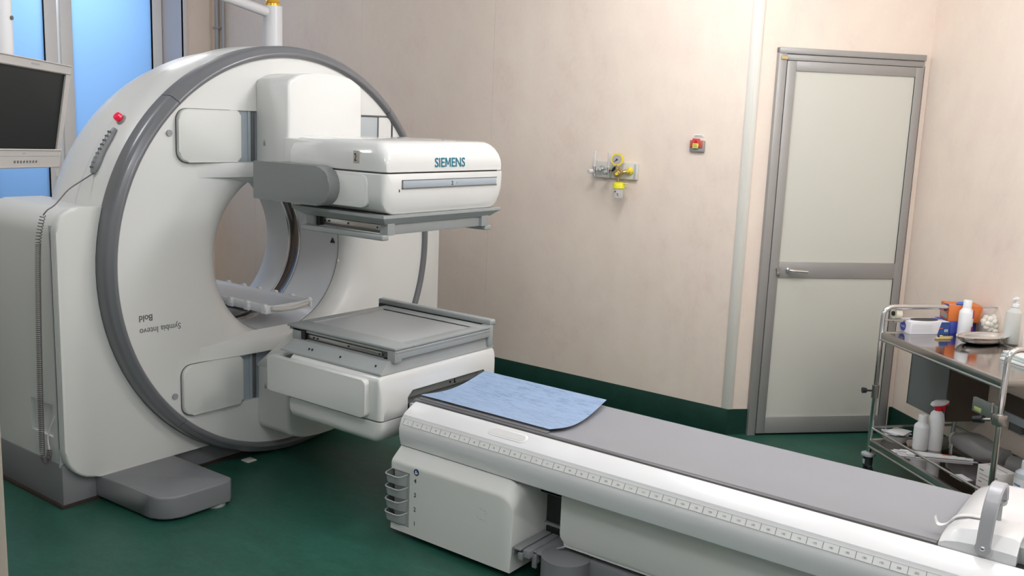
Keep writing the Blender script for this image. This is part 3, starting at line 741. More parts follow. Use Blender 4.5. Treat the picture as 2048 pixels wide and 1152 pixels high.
# ================================================================== PATIENT TABLE
TX = 3.17
T = thing('patient_table', 'white patient table with grey pallet and printed ruler strip', 'table', (TX, 1.6, 0))
Y0, Y1 = 2.62, -0.9
ap = [(2.891, .538), (2.885, .5405), (2.876, .538), (2.822, .510), (2.812, .502), (2.806, .487), (2.792, .466), (2.786, .445), (2.788, .415), (2.798, .375), (2.812, .366), (2.83, .40), (2.84, .49), (2.885, .518)]
b = B(); b.prism(ap, 1, Y0, Y1, .003, 2, caps_only=True); obj('side_apron', b, TABW, T, label='long white side rail with the ruler strip', angle=28, cut=[B().box((2.6, 1.72, .30), (2.795, 1.99, .379))])
apf = [(2 * TX - x, z - (.022 if x > 2.85 else .012)) for x, z in ap]
b = B(); b.prism(apf, 1, Y0, Y1, .003, 2, caps_only=True); obj('side_apron', b, TABW, T, angle=28)
b = B(); b.box((2.895, Y0 - .01, .40), (3.44, Y1, .492)); b.box((2.90, Y0 - .002, .44), (3.43, Y0 + .05, .52), .004); obj('deck', b, COLG, T)
b = B(); b.box((2.892, Y0 - .003, .492), (2.9165, Y1, .5350)); obj('deck_groove', b, BLACK, T)
b = B(); b.prism([(2.8885, .530), (2.8895, .5385), (2.8915, .5385), (2.893, .533), (2.893, .520), (2.8885, .520)], 1, Y0, Y1); obj('rail_seam', b, COLG, T)
# pallet: shallow concave shell with a rolled rim
def pz(t): return .532 - .045 * math.sin(PI * min(1, max(0, t))) ** 1.0
PXa, PXb = 2.918, 3.428
sec = []
for k in range(17):
    t = k / 16; x = PXa + .026 + (PXb - PXa - .052) * t; sec.append((x, .533 - .034 * math.sin(PI * t)))
rim0 = [(PXa, .508), (PXa - .001, .522), (PXa + .006, .532), (PXa + .016, .535)]
rim1 = [(2 * TX + .006 - x, z) for x, z in reversed(rim0)]
outl = rim0 + sec + rim1 + [(PXb - .02, .497), (3.30, .480), (3.04, .480), (PXa + .02, .497)]
b = B(); b.prism(outl, 1, Y0 + .04, .50); obj('pallet', b, PAD, T, label='smooth grey concave pallet', angle=50)
b = B(); b.prism([(PXa - .002, .506), (PXa - .004, .520), (PXa + .001, .531), (PXa + .006, .5345), (PXa + .020, .5362), (PXa + .020, .530), (PXa + .004, .506)], 1, Y0 + .042, .50); obj('pallet_edge_shade', b, PADR, T)  # rolled rim in darker grey: its near-edge shading is put into the colour
b = B(); b.box((2.936, 2.655, .533), (2.961, 1.985, .5385), .001); obj('pallet_rim_strip', b, PADR, T)
b = B(); b.box((2.9605, 2.655, .5345), (2.9695, 1.995, .5402), .0005); obj('edge_strap', b, BLACK, T)
# ruler strip on the apron shoulder
rA = Vector((2.8052, 0, .4880)); rB = Vector((2.7915, 0, .4672)); rn = Vector((-.84, 0, .54))
b = B()
def rpt(y, t, off): q = rA + (rB - rA) * t + rn * off; return Vector((q.x, y, q.z))
def rquad(bb, ya, yb, ta, tb, off=.0004):
    pts = [rpt(ya, ta, off), rpt(yb, ta, off), rpt(yb, tb, off), rpt(ya, tb, off)]
    pts2 = [rpt(ya, ta, off - .0009), rpt(yb, ta, off - .0009), rpt(yb, tb, off - .0009), rpt(ya, tb, off - .0009)]
    bb.loft([pts2, pts])
rquad(b, 2.608, -.85, -.02, 1.02, .0006); RS = obj('ruler_strip', b, mat('ruler_paper', (0.66, 0.655, 0.63), 0.4), T, label='pale ruler strip with tick marks')
b = B(); rquad(b, 2.608, -.85, -.02, .02, .0012); rquad(b, 2.608, -.85, .97, 1.02, .0012); objs('ruler_border', b, FINK, RS)
b = B(); y = 2.604; k = 0; yn = []
while y > -.85:
    rquad(b, y, y - .0016, .05, .95, .0012); yn.append(y - .025); y -= .050; k += 1
objs('ruler_tick', b, GINK, RS)
for i, y in enumerate(yn[:46]):
    q = rpt(y, .5, .0013)
    dr = Vector((0, -1, 0)); upv = (rA - rB).normalized()
    o_ = q - upv * .0035 - dr * (.003 if i < 9 else .006)
    text('ruler_number', str((i + 1) * 5), .009, GINK, RS, o_, dr, upv, depth=.0001)
# grip recess
def slope(y, t): # along the apron top
    a_, b_ = Vector((2.880, 0, .538)), Vector((2.822, 0, .510)); q = a_ + (b_ - a_) * t; return Vector((q.x, y, q.z))
nS = Vector((-.435, 0, .90))
def slab(bb, yc, tc, L, Wd, h0, h1, n=8):
    out = []
    d1 = Vector((0, 1, 0)); d2 = Vector((-.9, 0, -.435))
    c = slope(yc, tc)
    for i in range(2):
        sgn = 1 if i == 0 else -1
        for k in range(n + 1):
            a = -PI / 2 + PI * k / n
            u = sgn * (L / 2 - Wd / 2 + Wd / 2 * math.cos(a)); v = sgn * Wd / 2 * math.sin(a)
            out.append((u, v))
    bb.loft([[c + d1 * u + d2 * v + nS * h0 for u, v in out], [c + d1 * u + d2 * v + nS * h1 for u, v in out], [c + d1 * u * .985 + d2 * v * .93 + nS * (h1 + .0012) for u, v in out]])
b = B(); slab(b, 2.105, .52, .185, .046, -.002, .0016); GR = obj('grip_cup', b, TABW, T)
b = B(); slab(b, 2.105, .52, .168, .034, -.001, .0024); obj('grip_inlay', b, mat('grip_inlay', (.60, .585, .57), .5), GR)
# storage box under the head end
bx = [(2.745, .026), (2.745, .318), (2.749, .326), (2.802, .370), (3.10, .370), (3.10, .026)]
def boxring(y, cutz, xs_=0.0):
    return None
rings = []
for y in [2.62, 2.617] + [2.06 - .065 * math.sin(PI / 2 * k / 8) for k in range(9)]:
    u = max(0, (2.06 - y) / .065); dr = .062 * (1 - math.sqrt(max(0, 1 - u * u))); ii = dr * .22 + (.003 if y > 2.619 else 0)
    rings.append([(2.745 + (.003 if y > 2.619 else 0), y, .026), (2.745 + ii, y, .312 - dr), (2.7465 + ii, y, .3205 - dr), (2.752 + ii, y, .328 - dr), (2.802 + ii, y, .370 - dr), (3.10, y, .370 - dr), (3.10, y, .026)])
b = B(); b.loft(rings)
SB = obj('storage_box', b, WHITEM, T, label='white box under the head end of the table', angle=30, cut=[B().box((2.70, 2.515, .052), (2.80, 2.70, .288))])
# four pockets at its corner
PK = B(); PK.box((2.748, 2.517, .045), (2.80, 2.60, .29)); obj('pocket_back', PK, COLG, SB)
for i, zt in enumerate((.262, .207, .152, .097)):
    y0_, y1_ = 2.525, 2.652; x_o, x_i = 2.728, 2.80
    ring = smooth_path([(2.752, y0_, zt + .018), (x_o, y0_ + .035, zt), (x_o, y1_ - .01, zt + .002), (x_i - .01, y1_, zt + .004), (x_i, y1_ - .01, zt + .004)], .02, 6)
    b = B(); b.tube(ring, .0028, 8)
    PO = obj('pocket', b, mat('pocket_rim', (.48, .49, .49), .35) if i == 0 else bpy.data.materials['pocket_rim'], T, label='light grey open pocket')
    wall = []
    for p_ in ring:
        wall.append(p_)
    bb = B(); bot = [Vector((p_.x + .006, p_.y - .004, zt - .034)) for p_ in ring]
    bb.loft([[tuple(p_) for p_ in ring], [tuple(p_) for p_ in bot]], cap=False, closed=False)
    for f in list(bb.bm.faces): pass
    bmesh.ops.solidify(bb.bm, geom=bb.bm.faces, thickness=.002)
    obj('pocket_wall', bb, COLG, PO)
    bb = B(); bb.box((2.742, y0_ + .02, zt - .030), (2.80, y1_ - .012, zt - .024)); obj('pocket_floor', bb, COLD, PO)
# numbers and emblem
for s_, zz in (('4', .256), ('3', .196), ('2', .134), ('1', .073)):
    text('pocket_number', s_, .027, INK, SB, (2.7444, 2.491, zz), (0, -1, 0), (0, 0, 1), depth=.0004)
b = B(); b.cyl((2.7455, 2.479, .303), (2.7440, 2.479, .303), .014, n=24); obj('round_emblem', b, mat('emblem_blue', (.015, .03, .12), .4), SB, label='dark blue round emblem with white figure')
b = B(); b.ball((2.7436, 2.481, .3065), .0042, (.15, 1, 1)); b.box((2.7434, 2.474, .295), (2.7438, 2.486, .3025), .0005); b.box((2.7434, 2.470, .299), (2.7438, 2.474, .304)); obj('emblem_figure', b, PAPER, SB)
# scuffs
b = B()
for (y, z, l_) in ((2.15, .243, .012), (2.132, .239, .015), (2.118, .232, .007), (2.125, .228, .005), (2.16, .205, .006), (2.148, .200, .014), (2.128, .197, .006)):
    b.box((2.7445, y, z), (2.7452, y - l_, z + .002))
objs('scuff_mark', b, FINK, SB)
# cavity behind the box, frame, rails
b = B(); b.box((2.98, Y0 - .08, .10), (3.36, Y1, .40)); b.box((2.93, 1.80, .30), (3.36, 1.995, .362), .003); CVF = obj('undercarriage', b, DARK, T)  # solid dark block: the shade of the cavity is put into its colour
b = B(); b.box((2.93, 1.855, .30), (2.94, 1.99, .36)); obj('frame_plate', b, SLATE, CVF)
b = B(); b.box((2.965, 1.90, .115), (2.985, 2.0, .165), .004); obj('socket_frame', b, COLG, CVF)
b = B(); b.box((2.960, 1.918, .125), (2.968, 1.982, .155), .002); obj('socket_hole', b, BLACK, CVF)
b = B(); b.box((2.755, 1.955, .125), (3.00, 1.985, .132), .001); b.box((2.765, 1.92, .100), (3.00, 1.950, .130), .002); b.box((2.755, 1.984, .098), (3.0, 1.990, .132)); b.box((2.752, 1.945, .090), (2.765, 1.965, .118), .002)
obj('support_rail', b, GREY, T, label='grey metal rail under the box')
b = B(); b.box((2.79, 1.905, .058), (2.80, 1.925, .126), .001); b.box((2.80, 1.905, .075), (2.96, 1.912, .115), .001); b.box((2.79, 1.87, .116), (2.97, 1.92, .122), .001); obj('support_bracket', b, GREY, T)
b = B()
for x in (2.81, 2.825): b.cyl((x, 1.904, .085), (x, 1.899, .085), .004, n=8)
objs('bracket_bolt', b, STEEL, T)
b = B(); b.tube(smooth_path([(2.93, 1.90, .10), (2.88, 1.88, .115), (2.86, 1.845, .135), (2.90, 1.80, .16)], .03), .004, 8); obj('cable_loop', b, PIPE, T)
# white column cover
b = B(); b.prism(rrect(Y1, 1.852, .158, .372, (.01, .035, .004, .004), 5), 0, 2.862, 3.45, .004, 2)
obj('column_cover', b, WHITEM, T, label='long white column cover under the table')
b = B(); b.prism(rrect(Y1, 1.838, .142, .160, (.004, .012, 0, 0), 3), 0, 2.868, 3.44, .002, 1); obj('cover_hem', b, WHITE, T)
# grey base with round nose
b = B(); n_ = 40
pts = [(2.842 + .094 * math.cos(a), 1.805 + .094 * math.sin(a)) for a in [2 * PI * k / n_ for k in range(n_)]]
b.prism(pts, 2, .0, .124, .006, 2, caps_only=True); b.box((2.862, 1.725, 0), (3.46, Y1, .124), .006)
obj('base_cover', b, BGREY, T, label='grey base cover with a round nose')
b = B(); b.cyl((2.84, 1.55, .0), (2.84, 1.55, .085), .04, n=24); obj('levelling_foot', b, PIPE, T)
# foot end housing
b = B(); ring0 = []
def hs(y, zt, x0, x1, ch=.02): return [(x0, y, .536), (x0 + .002, y, .536 + (zt - .536) * .45), (x0 + ch + .015, y, zt - .004), (x0 + ch + .05, y, zt), (x1 - ch - .05, y, zt), (x1 - ch - .015, y, zt - .004), (x1 - .002, y, .536 + (zt - .536) * .45), (x1, y, .536)]
b.loft([hs(.552, .560, 2.900, 3.43), hs(.535, .580, 2.899, 3.432), hs(.50, .598, 2.898, 3.434), hs(.46, .606, 2.898, 3.436), hs(.36, .607, 2.897, 3.438), hs(.345, .600, 2.90, 3.436)])
EH = obj('end_housing', b, TABW, T, label='white housing at the foot end of the pallet', angle=30)
b = B(); b.box((2.93, .36, .51), (3.40, .31, .585), .004); obj('housing_joint', b, COLG, EH)
b = B(); b.loft([hs(.31, .590, 2.905, 3.43), hs(.295, .610, 2.897, 3.438), hs(.27, .618, 2.896, 3.44), hs(-.4, .62, 2.896, 3.44)]); obj('end_cap', b, TABW, EH, angle=30)
b = B(); b.box((2.899, .56, .528), (3.43, -.4, .5365)); obj('housing_seam', b, BLACK, EH)
# bail handle
hp = [(2.892, .432, .568), (2.893, .430, .62), (2.900, .428, .68), (2.925, .426, .722), (2.97, .424, .738), (3.01, .424, .731), (3.035, .424, .708), (3.045, .424, .675)]
hp = smooth_path(hp, .03, 4)
rings = []
for i, p_ in enumerate(hp):
    tt = (Vector(hp[min(i + 1, len(hp) - 1)]) - Vector(hp[max(0, i - 1)])).normalized(); wv = Vector((0, 1, 0)); nn = tt.cross(wv).normalized()
    hw, ht = .020, .006
    rings.append([Vector(p_) + wv * u + nn * v for u, v in ((-hw, -ht * .4), (-hw * .8, -ht), (hw * .8, -ht), (hw, -ht * .4), (hw, ht * .4), (hw * .8, ht), (-hw * .8, ht), (-hw, ht * .4))])
b = B(); b.loft(rings); b.cyl((2.886, .432, .568), (2.899, .432, .568), .0215, n=28)
HA = obj('bail_handle', b, mat('handle_grey', (.42, .41, .43), .35), T, label='grey curved locking handle', angle=40)
b = B(); b.ball((2.885, .432, .568), .008, (.5, 1, 1)); obj('handle_pivot', b, CHROME, HA)
b = B(); b.cyl((3.045, .424, .675), (3.075, .424, .655), .017, .015, n=20); b.cyl((3.045, .424, .68), (3.045, .424, .60), .008, n=12); obj('handle_knob', b, COLG, HA)
# blue mat lying on the pallet
b = B(); nx, ny = 20, 24
mx0, mx1 = 2.9705, 3.412
rows = []
for j in range(ny + 1):
    row = []
    for i in range(nx + 1):
        t = i / nx; x = mx0 + (mx1 - mx0) * t
        yend = 1.995 + .01 * t
        # rounded near corner of the sheet
        yy = yend
        s_ = j / ny; y = 2.668 + (yy - 2.668) * s_
        z = .5425 + .022 * t ** 1.2 - .036 * math.sin(PI * t) ** 1.1
        z += .012 * (1 - s_) ** 4 * math.sin(PI * t)
        row.append(b.bm.verts.new((x, y, z)))
    rows.append(row)
for j in range(ny):
    for i in range(nx): b.bm.faces.new((rows[j][i], rows[j][i + 1], rows[j + 1][i + 1], rows[j + 1][i]))
bmesh.ops.solidify(b.bm, geom=b.bm.faces, thickness=.0025)
obj('blue_mat', b, MATB, label='blue mottled vinyl mat lying at the head end of the grey pallet', cat='mat', angle=60)
# curl of white tape on the housing
b = B(); tp = smooth_path([(3.06, .60, .56), (3.055, .590, .535), (3.05, .565, .545), (3.04, .54, .585), (3.03, .50, .602), (3.02, .46, .609)], .03, 5)
rings = [[Vector(p_) + Vector((-.012, 0, .004)), Vector(p_) + Vector((.012, 0, .004)), Vector(p_) + Vector((.012, 0, 0)), Vector(p_) + Vector((-.012, 0, 0))] for p_ in tp]
b.loft(rings); obj('tape_curl', b, PAPER, label='curled strip of white tape on the white housing by the pallet end', cat='tape')
# ================================================================== CEILING BOOM AND MONITOR
BO = thing('ceiling_boom', 'white tubular ceiling boom behind the top of the ring', 'boom', (3.51, 4.30, 2.0))
b = B(); b.cyl((3.512, 4.30, 2.02), (3.512, 4.30, 2.278), .0525, n=32); obj('boom_post', b, TUBEW, BO)
b = B(); b.tube(smooth_path([(3.512, 4.30, 2.237), (2.90, 4.30, 2.345), (2.84, 4.30, 2.998)], .06), .027, 18); obj('boom_arm', b, TUBEW, BO)
b = B(); b.cyl((3.512, 4.30, 2.278), (3.512, 4.30, 2.290), .040, n=32); b.lathe([(.030, 2.288), (.036, 2.300), (.032, 2.312), (.038, 2.325), (.034, 2.345), (.0, 2.345)], (3.512, 4.30, 0), 'z', 32); obj('amber_collar', b, GOLD, BO, label='amber and gold collar')
b = B(); b.cyl((3.512, 4.30, 2.345), (3.512, 4.30, 2.998), .03, n=24); obj('boom_riser', b, TUBEW, BO)
MO = thing('monitor', 'grey flat monitor with dark screen hanging from the ceiling arm', 'monitor', (1.43, 2.86, 1.53))
TLp, TRp, BRp, BLp = Vector((1.291, 2.727, 1.843)), Vector((1.648, 2.973, 1.828)), Vector((1.571, 2.987, 1.520)), Vector((1.225, 2.725, 1.535))
ux = ((TRp - TLp) + (BRp - BLp)).normalized(); uy = ((TLp - BLp) + (TRp - BRp)); uy = (uy - ux * uy.dot(ux)).normalized(); un = ux.cross(uy)
cM = (TLp + TRp + BRp + BLp) / 4; mw = ((TRp - TLp).length + (BRp - BLp).length) / 2; mh = ((TLp - BLp).length + (TRp - BRp).length) / 2
TM = Matrix(((ux.x, uy.x, un.x, cM.x), (ux.y, uy.y, un.y, cM.y), (ux.z, uy.z, un.z, cM.z), (0, 0, 0, 1)))
hw, hh = mw / 2, mh / 2
fr = B(); t_ = .024; tb = .052
fr.box((-hw, hh - t_, -.03), (hw, hh, 0.0), .003, mtx=TM); fr.box((-hw, -hh, -.03), (hw, -hh + tb, 0.0), .003, mtx=TM)
fr.box((-hw, -hh + tb, -.03), (-hw + t_, hh - t_, 0.0), .002, mtx=TM); fr.box((hw - t_, -hh + tb, -.03), (hw, hh - t_, 0.0), .002, mtx=TM)
fr.box((-hw + .02, -hh + .02, -.055), (hw - .02, hh - .02, -.028), .008, mtx=TM)
obj('bezel', fr, MONB, MO)
p = B(); p.box((-hw + t_ - .002, -hh + tb - .002, -.012), (hw - t_ + .002, hh - t_ + .002, -.006), mtx=TM); obj('screen', p, SCREEN, MO)
p = B(); p.box((-hw + .002, -hh + .033, -.001), (hw - .002, -hh + .0345, .0006), mtx=TM); obj('bezel_line', p, PIPE, MO)
p = B(); p.box((-.022, hh - .014, -.001), (.022, hh - .009, .0006), mtx=TM); p.box((-.012, -hh + .040, -.001), (.006, -hh + .043, .0006), mtx=TM); objs('bezel_mark', p, PIPE, MO)
for k in range(8):
    p = B(); x = -.055 + k * .0175; p.box((x, -hh + .014, -.001), (x + .006, -hh + .020, .0015), .0005, mtx=TM); obj('bezel_button', p, COLD, MO)
p = B(); q0 = TM @ Vector((0, -.02, -.05)); q1 = TM @ Vector((0, -.02, -.09)); p.cyl(q0, q1, .045, n=24)
p.tube(smooth_path([q1, q1 + Vector((-.02, .03, .0)), Vector((1.395, 2.93, 1.74)), Vector((1.395, 2.925, 2.0))], .05), .022, 14); obj('monitor_bracket', p, TUBEW, MO)
p = B(); p.cyl((1.395, 2.925, 1.80), (1.395, 2.925, 2.998), .034, n=24); p.cyl((1.395, 2.925, 2.02), (1.395, 2.925, 2.03), .0365, n=24); obj('ceiling_tube', p, TUBEW, MO)
p = B(); q = Vector((1.395, 2.925, 1.955)) + Vector((.62, -.80, 0)).normalized() * .033; p.cyl(q, q + Vector((.62, -.80, 0)).normalized() * .006, .006, n=12); obj('set_screw', p, COLD, MO)
# ================================================================== WALL FITTINGS
WX = XA
GP = thing('gas_outlet_panel', 'white metal gas outlet panel on the back wall', 'panel', (WX, 2.94, 1.39))
b = B(); b.box((WX - .022, 2.795, 1.402), (WX, 3.082, 1.500), .004); obj('panel_plate', b, TRIMW, GP)
b = B(); b.box((WX - .026, 2.800, 1.408), (WX - .020, 2.812, 1.494), .001); b.box((WX - .026, 2.965, 1.408), (WX - .020, 2.968, 1.494)); objs('panel_edge', b, LGREY, GP)
for (y, m_, lab) in ((3.028, CHROME, 'chrome'), (2.936, BLACK, 'black'), (2.838, YEL, 'yellow')):
    b = B(); b.lathe([(.020, 0), (.022, -.006), (.020, -.012), (.014, -.014), (.012, -.020), (0, -.020)], (WX - .022, y, 1.453), 'x', 24); b.cyl((WX - .03, y, 1.453), (WX - .055, y, 1.453), .009, n=16); obj('gas_socket', b, m_, GP, label=lab + ' gas socket')
for i, y in enumerate((3.058, 2.960)):
    F_ = thing('flowmeter', ('glass-tube oxygen flowmeter, left end of the gas panel', 'glass-tube flowmeter beside the yellow gauge')[i], 'flowmeter', (WX - .07, y, 1.40))
    b = B(); b.cyl((WX - .07, y, 1.465), (WX - .07, y, 1.558), .009, n=16); obj('flow_tube', b, CLEAR, F_)
    b = B(); b.cyl((WX - .07, y, 1.462), (WX - .07, y, 1.552), .0025, n=8); b.cyl((WX - .07, y, 1.552), (WX - .07, y, 1.558), .007, n=12); obj('flow_core', b, PAPER, F_)
    b = B(); b.cyl((WX - .07, y, 1.415), (WX - .07, y, 1.468), .010, n=16); b.cyl((WX - .07, y, 1.405), (WX - .07, y, 1.418), .006, n=12); b.cyl((WX - .03, y - .012, 1.447), (WX - .07, y, 1.447), .008, n=12)
    obj('flow_body', b, CHROME, F_)
    b = B(); b.cyl((WX - .085, y + .004, 1.440), (WX - .115, y + .012, 1.436), .012, .013, n=14); obj('flow_knob', b, FROST if i == 0 else PIPE, F_)
V = thing('vacuum_regulator', 'yellow round-gauge vacuum regulator plugged into the gas panel', 'regulator', (WX - .08, 2.90, 1.30))
gc = Vector((WX - .085, 2.895, 1.518)); gn = Vector((-.93, -.30, -.05)).normalized()
b = B(); b.cyl(gc, gc - gn * .026, .036, .034, n=32); b.cyl(gc - gn * .001, gc + gn * .006, .037, n=32); GA = obj('gauge_case', b, YEL, V)
b = B(); b.cyl(gc + gn * .0055, gc + gn * .0075, .028, n=32); obj('gauge_dial', b, mat('dial_grey', (.42, .38, .37), .4), GA)
side = gn.cross(Vector((0, 0, 1))).normalized()
b = B(); b.tube([gc + gn * .009 - side * .004 + Vector((0, 0, .004)), gc + gn * .009 + side * .016 - Vector((0, 0, .014))], .0016, 6); b.ball(gc + gn * .009, .005); obj('gauge_needle', b, INK, GA)
b = B(); b.cyl((WX - .085, 2.894, 1.425), (WX - .085, 2.894, 1.485), .008, n=12)
rc = Vector((WX - .075, 2.885, 1.440)); b.cyl(rc, rc + gn * .040, .028, .026, n=28); b.cyl(rc + gn * .036, rc + gn * .052, .018, .014, n=20); b.cyl((WX - .03, 2.838, 1.453), rc, .012, n=14); b.cyl((WX - .08, 2.885, 1.385), (WX - .08, 2.885, 1.42), .007, n=10)
obj('regulator_body', b, BRASS, V)
b = B(); b.cyl(rc + gn * .050, rc + gn * .062, .009, .008, n=16); obj('regulator_knob', b, YEL, V)
jc = Vector((WX - .08, 2.878, 0))
b = B(); b.lathe([(0, 1.387), (.020, 1.387), (.034, 1.380), (.036, 1.372), (.036, 1.352), (.033, 1.350)], jc, 'z', 28); b.cyl((jc.x, jc.y - .02, 1.380), (jc.x - .01, jc.y - .065, 1.381), .006, .003, n=10); obj('jar_lid', b, mat('lemon_plastic', (.80, .74, .03), .4), V, label='lemon yellow jar lid')
b = B(); b.lathe([(.030, 1.352), (.031, 1.34), (.029, 1.30), (.024, 1.293), (0, 1.293)], jc, 'z', 28); obj('jar', b, CLEAR, V)
b = B()
for (dy, dz, h) in ((.004, 1.328, .008), (-.012, 1.318, .005), (-.015, 1.310, .004)): b.box((jc.x - .031, jc.y + dy - .004, dz), (jc.x - .029, jc.y + dy + .004, dz + h))
objs('jar_mark', b, INK, V)
EO = thing('alarm_outlet', 'small grey wall box with red cover and yellow tag', 'wall box', (WX, 2.43, 1.58))
b = B(); b.box((WX - .020, 2.382, 1.585), (WX, 2.472, 1.650), .006); obj('box_body', b, mat('warm_grey', (.30, .29, .29), .4), EO)
b = B(); b.box((WX - .025, 2.390, 1.608), (WX - .016, 2.466, 1.650), .004); b.box((WX - .028, 2.405, 1.612), (WX - .020, 2.452, 1.660), .003); obj('red_cover', b, mat('brick_red', (.50, .09, .06), .45), EO)
b = B(); b.box((WX - .032, 2.412, 1.606), (WX - .027, 2.446, 1.632), .001); YT = obj('yellow_tag', b, mat('tag_yellow', (.85, .72, .08), .5), EO)
b = B(); b.box((WX - .0326, 2.418, 1.622), (WX - .0318, 2.440, 1.626)); b.box((WX - .0326, 2.418, 1.613), (WX - .0318, 2.440, 1.616)); objs('tag_print', b, GINK, YT)
b = B(); b.cyl((WX - .027, 2.428, 1.643), (WX - .031, 2.428, 1.643), .009, n=16); obj('alarm_button', b, RED, EO)
b = B(); b.box((WX - .003, 2.395, 1.668), (WX - .0005, 2.455, 1.682), .0004); PL = obj('paper_label', b, PAPER, EO)
b = B(); 
for k in range(9): b.box((WX - .0036, 2.405 + k * .0048, 1.673), (WX - .0028, 2.4078 + k * .0048, 1.676))
objs('label_print', b, INK, PL)
# ================================================================== CART  (local frame: x along its near side towards the viewer, y away from the viewer)
uC = Vector((-.669, -.743, 0)); wC = Vector((.743, -.669, 0))
XF[0] = Matrix(((uC.x, wC.x, 0, 4.838), (uC.y, wC.y, 0, 1.295), (0, 0, 1, 0), (0, 0, 0, 1)))
CT = thing('steel_trolley', 'stainless steel two-shelf medical trolley behind the table', 'trolley', (.45, .25, 0))
CL, CW = .89, .47
ZS, ZL = .755, .200
for (x, s_) in ((0, 0), (CL, 1)):
    loop = smooth_path([(x, 0, .125), (x, 0, .885), (x, CW, .885), (x, CW, .125)], .055, 8)
    b = B(); b.tube(loop, .0125, 14); obj('end_loop', b, CHROME, CT, label='chromed tube loop')
for z_, nm in ((ZS, 'top_shelf'), (ZL, 'bottom_shelf')):
    b = B(); b.box((.012, .012, z_ - .004), (CL - .012, CW - .012, z_)); SH = obj(nm, b, SHELF, CT)
    b = B()
    for (a_, c_) in (((.0, -.008), (CL, .012)), ((.0, CW - .012), (CL, CW + .008))): b.box((a_[0] + .012, a_[1], z_ - .028), (c_[0] - .012, c_[1], z_ + .003), .002)
    for xx in (0.0, CL): b.box((xx - .008, .0, z_ - .028), (xx + .012 if xx == 0 else xx + .008, CW, z_ + .003), .002)
    obj('shelf_rim', b, STEEL, SH)
    b = B(); b.tube([(0.005, -.004, z_ - .034), (CL, -.004, z_ - .034)], .007, 10); b.tube([(0.005, CW + .004, z_ - .034), (CL, CW + .004, z_ - .034)], .007, 10); obj('rim_tube', b, STEEL, SH)
b = B(); rz = ZL + .062
b.tube(smooth_path([(0, 0, rz), (.03, .0, rz), (CL - .03, .0, rz), (CL, .0, rz)], .02), .006, 10); b.tube([(0, CW, rz), (CL, CW, rz)], .006, 10)
b.tube([(0, 0, rz + .004), (0, CW, rz + .004)], .006, 10); b.tube([(CL, 0, rz - .015), (CL, CW, rz - .015)], .006, 10)
obj('guard_rail', b, STEEL, CT)
for x in (0, CL):
    for y in (0, CW):
        b = B(); b.lathe([(0, .135), (.020, .135), (.035, .128), (.036, .118), (.024, .112), (.022, .108)], (x, y, 0), 'z', 24)
        CA = obj('caster', b, PIPE, CT)
        b = B(); b.cyl((x, y, .066), (x, y, .111), .024, n=20); b.box((x - .02, y - .012, .03), (x + .03, y + .012, .07), .004); obj('caster_stem', b, mat('caster_dark', (.03, .035, .033), .4) if 'caster_dark' not in bpy.data.materials else bpy.data.materials['caster_dark'], CA)
        b = B(); b.cyl((x + .012, y - .012, .032), (x + .012, y + .012, .032), .032, n=24); obj('caster_wheel', b, BLACK, CA)
        if x == 0 and y == 0:
            b = B(); b.box((x - .005, y - .0265, .075), (x + .012, y - .0235, .10), .001); obj('caster_label', b, LGREY, CA)
b = B(); b.cyl((0, 0, .42), (0, 0, .485), .018, n=20); CO_ = obj('clamp_collar', b, STEEL, CT)
b = B(); b.cyl((-.005, -.016, .455), (-.012, -.045, .455), .005, n=10); b.cyl((-.012, -.042, .455), (-.016, -.062, .455), .013, .015, n=10); obj('clamp_knob', b, BLACK, CO_)
# bracket on the front post
b = B(); b.box((.730, -.012, .580), (.885, .004, .643), .003); b.box((.722, -.006, .595), (.734, .002, .632), .003)
CBk = obj('rail_bracket', b, GREENM, CT, label='green-grey metal bracket on the front post')
b = B(); b.box((CL - .022, -.022, .565), (CL + .020, .020, .615), .004); b.cyl((CL - .03, -.018, .612), (CL - .03, -.018, .655), .005, n=10); b.cyl((CL - .022, -.022, .585), (CL - .055, -.04, .575), .007, n=10); obj('bracket_clamp', b, STEEL, CBk)
b = B(); b.cyl((CL - .050, -.038, .578), (CL - .085, -.055, .568), .017, .014, n=12); obj('bracket_knob', b, BLACK, CBk)
b = B(); b.box((.745, -.0135, .588), (.790, -.0118, .606), .0005); obj('bracket_sticker', b, mat('pale_green', (.35, .42, .15), .5), CBk)
# --- things on the top shelf
zt = ZS + .0005
def cart_thing(name, label, cat, x, y, z, group=None): return thing(name, label, cat, (x, y, z), group)
def obox(x, y, z, sx, sy, sz, rot, r=.001):
    Mx = Matrix.Translation((x, y, z)) @ Matrix.Rotation(rot, 4, 'Z')
    return Mx, B().box((-sx / 2, -sy / 2, 0), (sx / 2, sy / 2, sz), r, mtx=Mx)
# glove box, white and blue: front face from (.048,.123) to (.052,.339)
Mx, bb = obox(-.007, .231, zt, .110, .216, .062, 0.0)
GB = cart_thing('glove_box', 'white and blue glove box, nearest the left trolley post', 'box', -.007, .231, zt)
obj('carton', bb, CARDW, GB)
f2 = B()
f2.prism([(.045, .0008), (.062, .0608), (.1082, .0608), (.1082, .0008)], 0, .0549, .0557); f2.bm.transform(Matrix.Translation((-.007, .231, zt)))
obj('blue_panel', f2, CARDB, GB)
f = B(); 
for k in range(6): f.box((.0547, -.10, .012 + k * .007), (.0555, .022 - (k % 2) * .012, .0135 + k * .007))
f.bm.transform(Matrix.Translation((-.007, .231, zt))); objs('print_line', f, FINK, GB)
f = B(); f.box((.0552, .052, .028), (.0560, .072, .0315)); f.bm.transform(Matrix.Translation((-.007, .231, zt))); obj('print_mark', f, ORANGE, GB)
f = B(); f.box((.0552, .082, .012), (.0560, .100, .024)); f.bm.transform(Matrix.Translation((-.007, .231, zt))); PM = obj('white_mark', f, PAPER, GB)
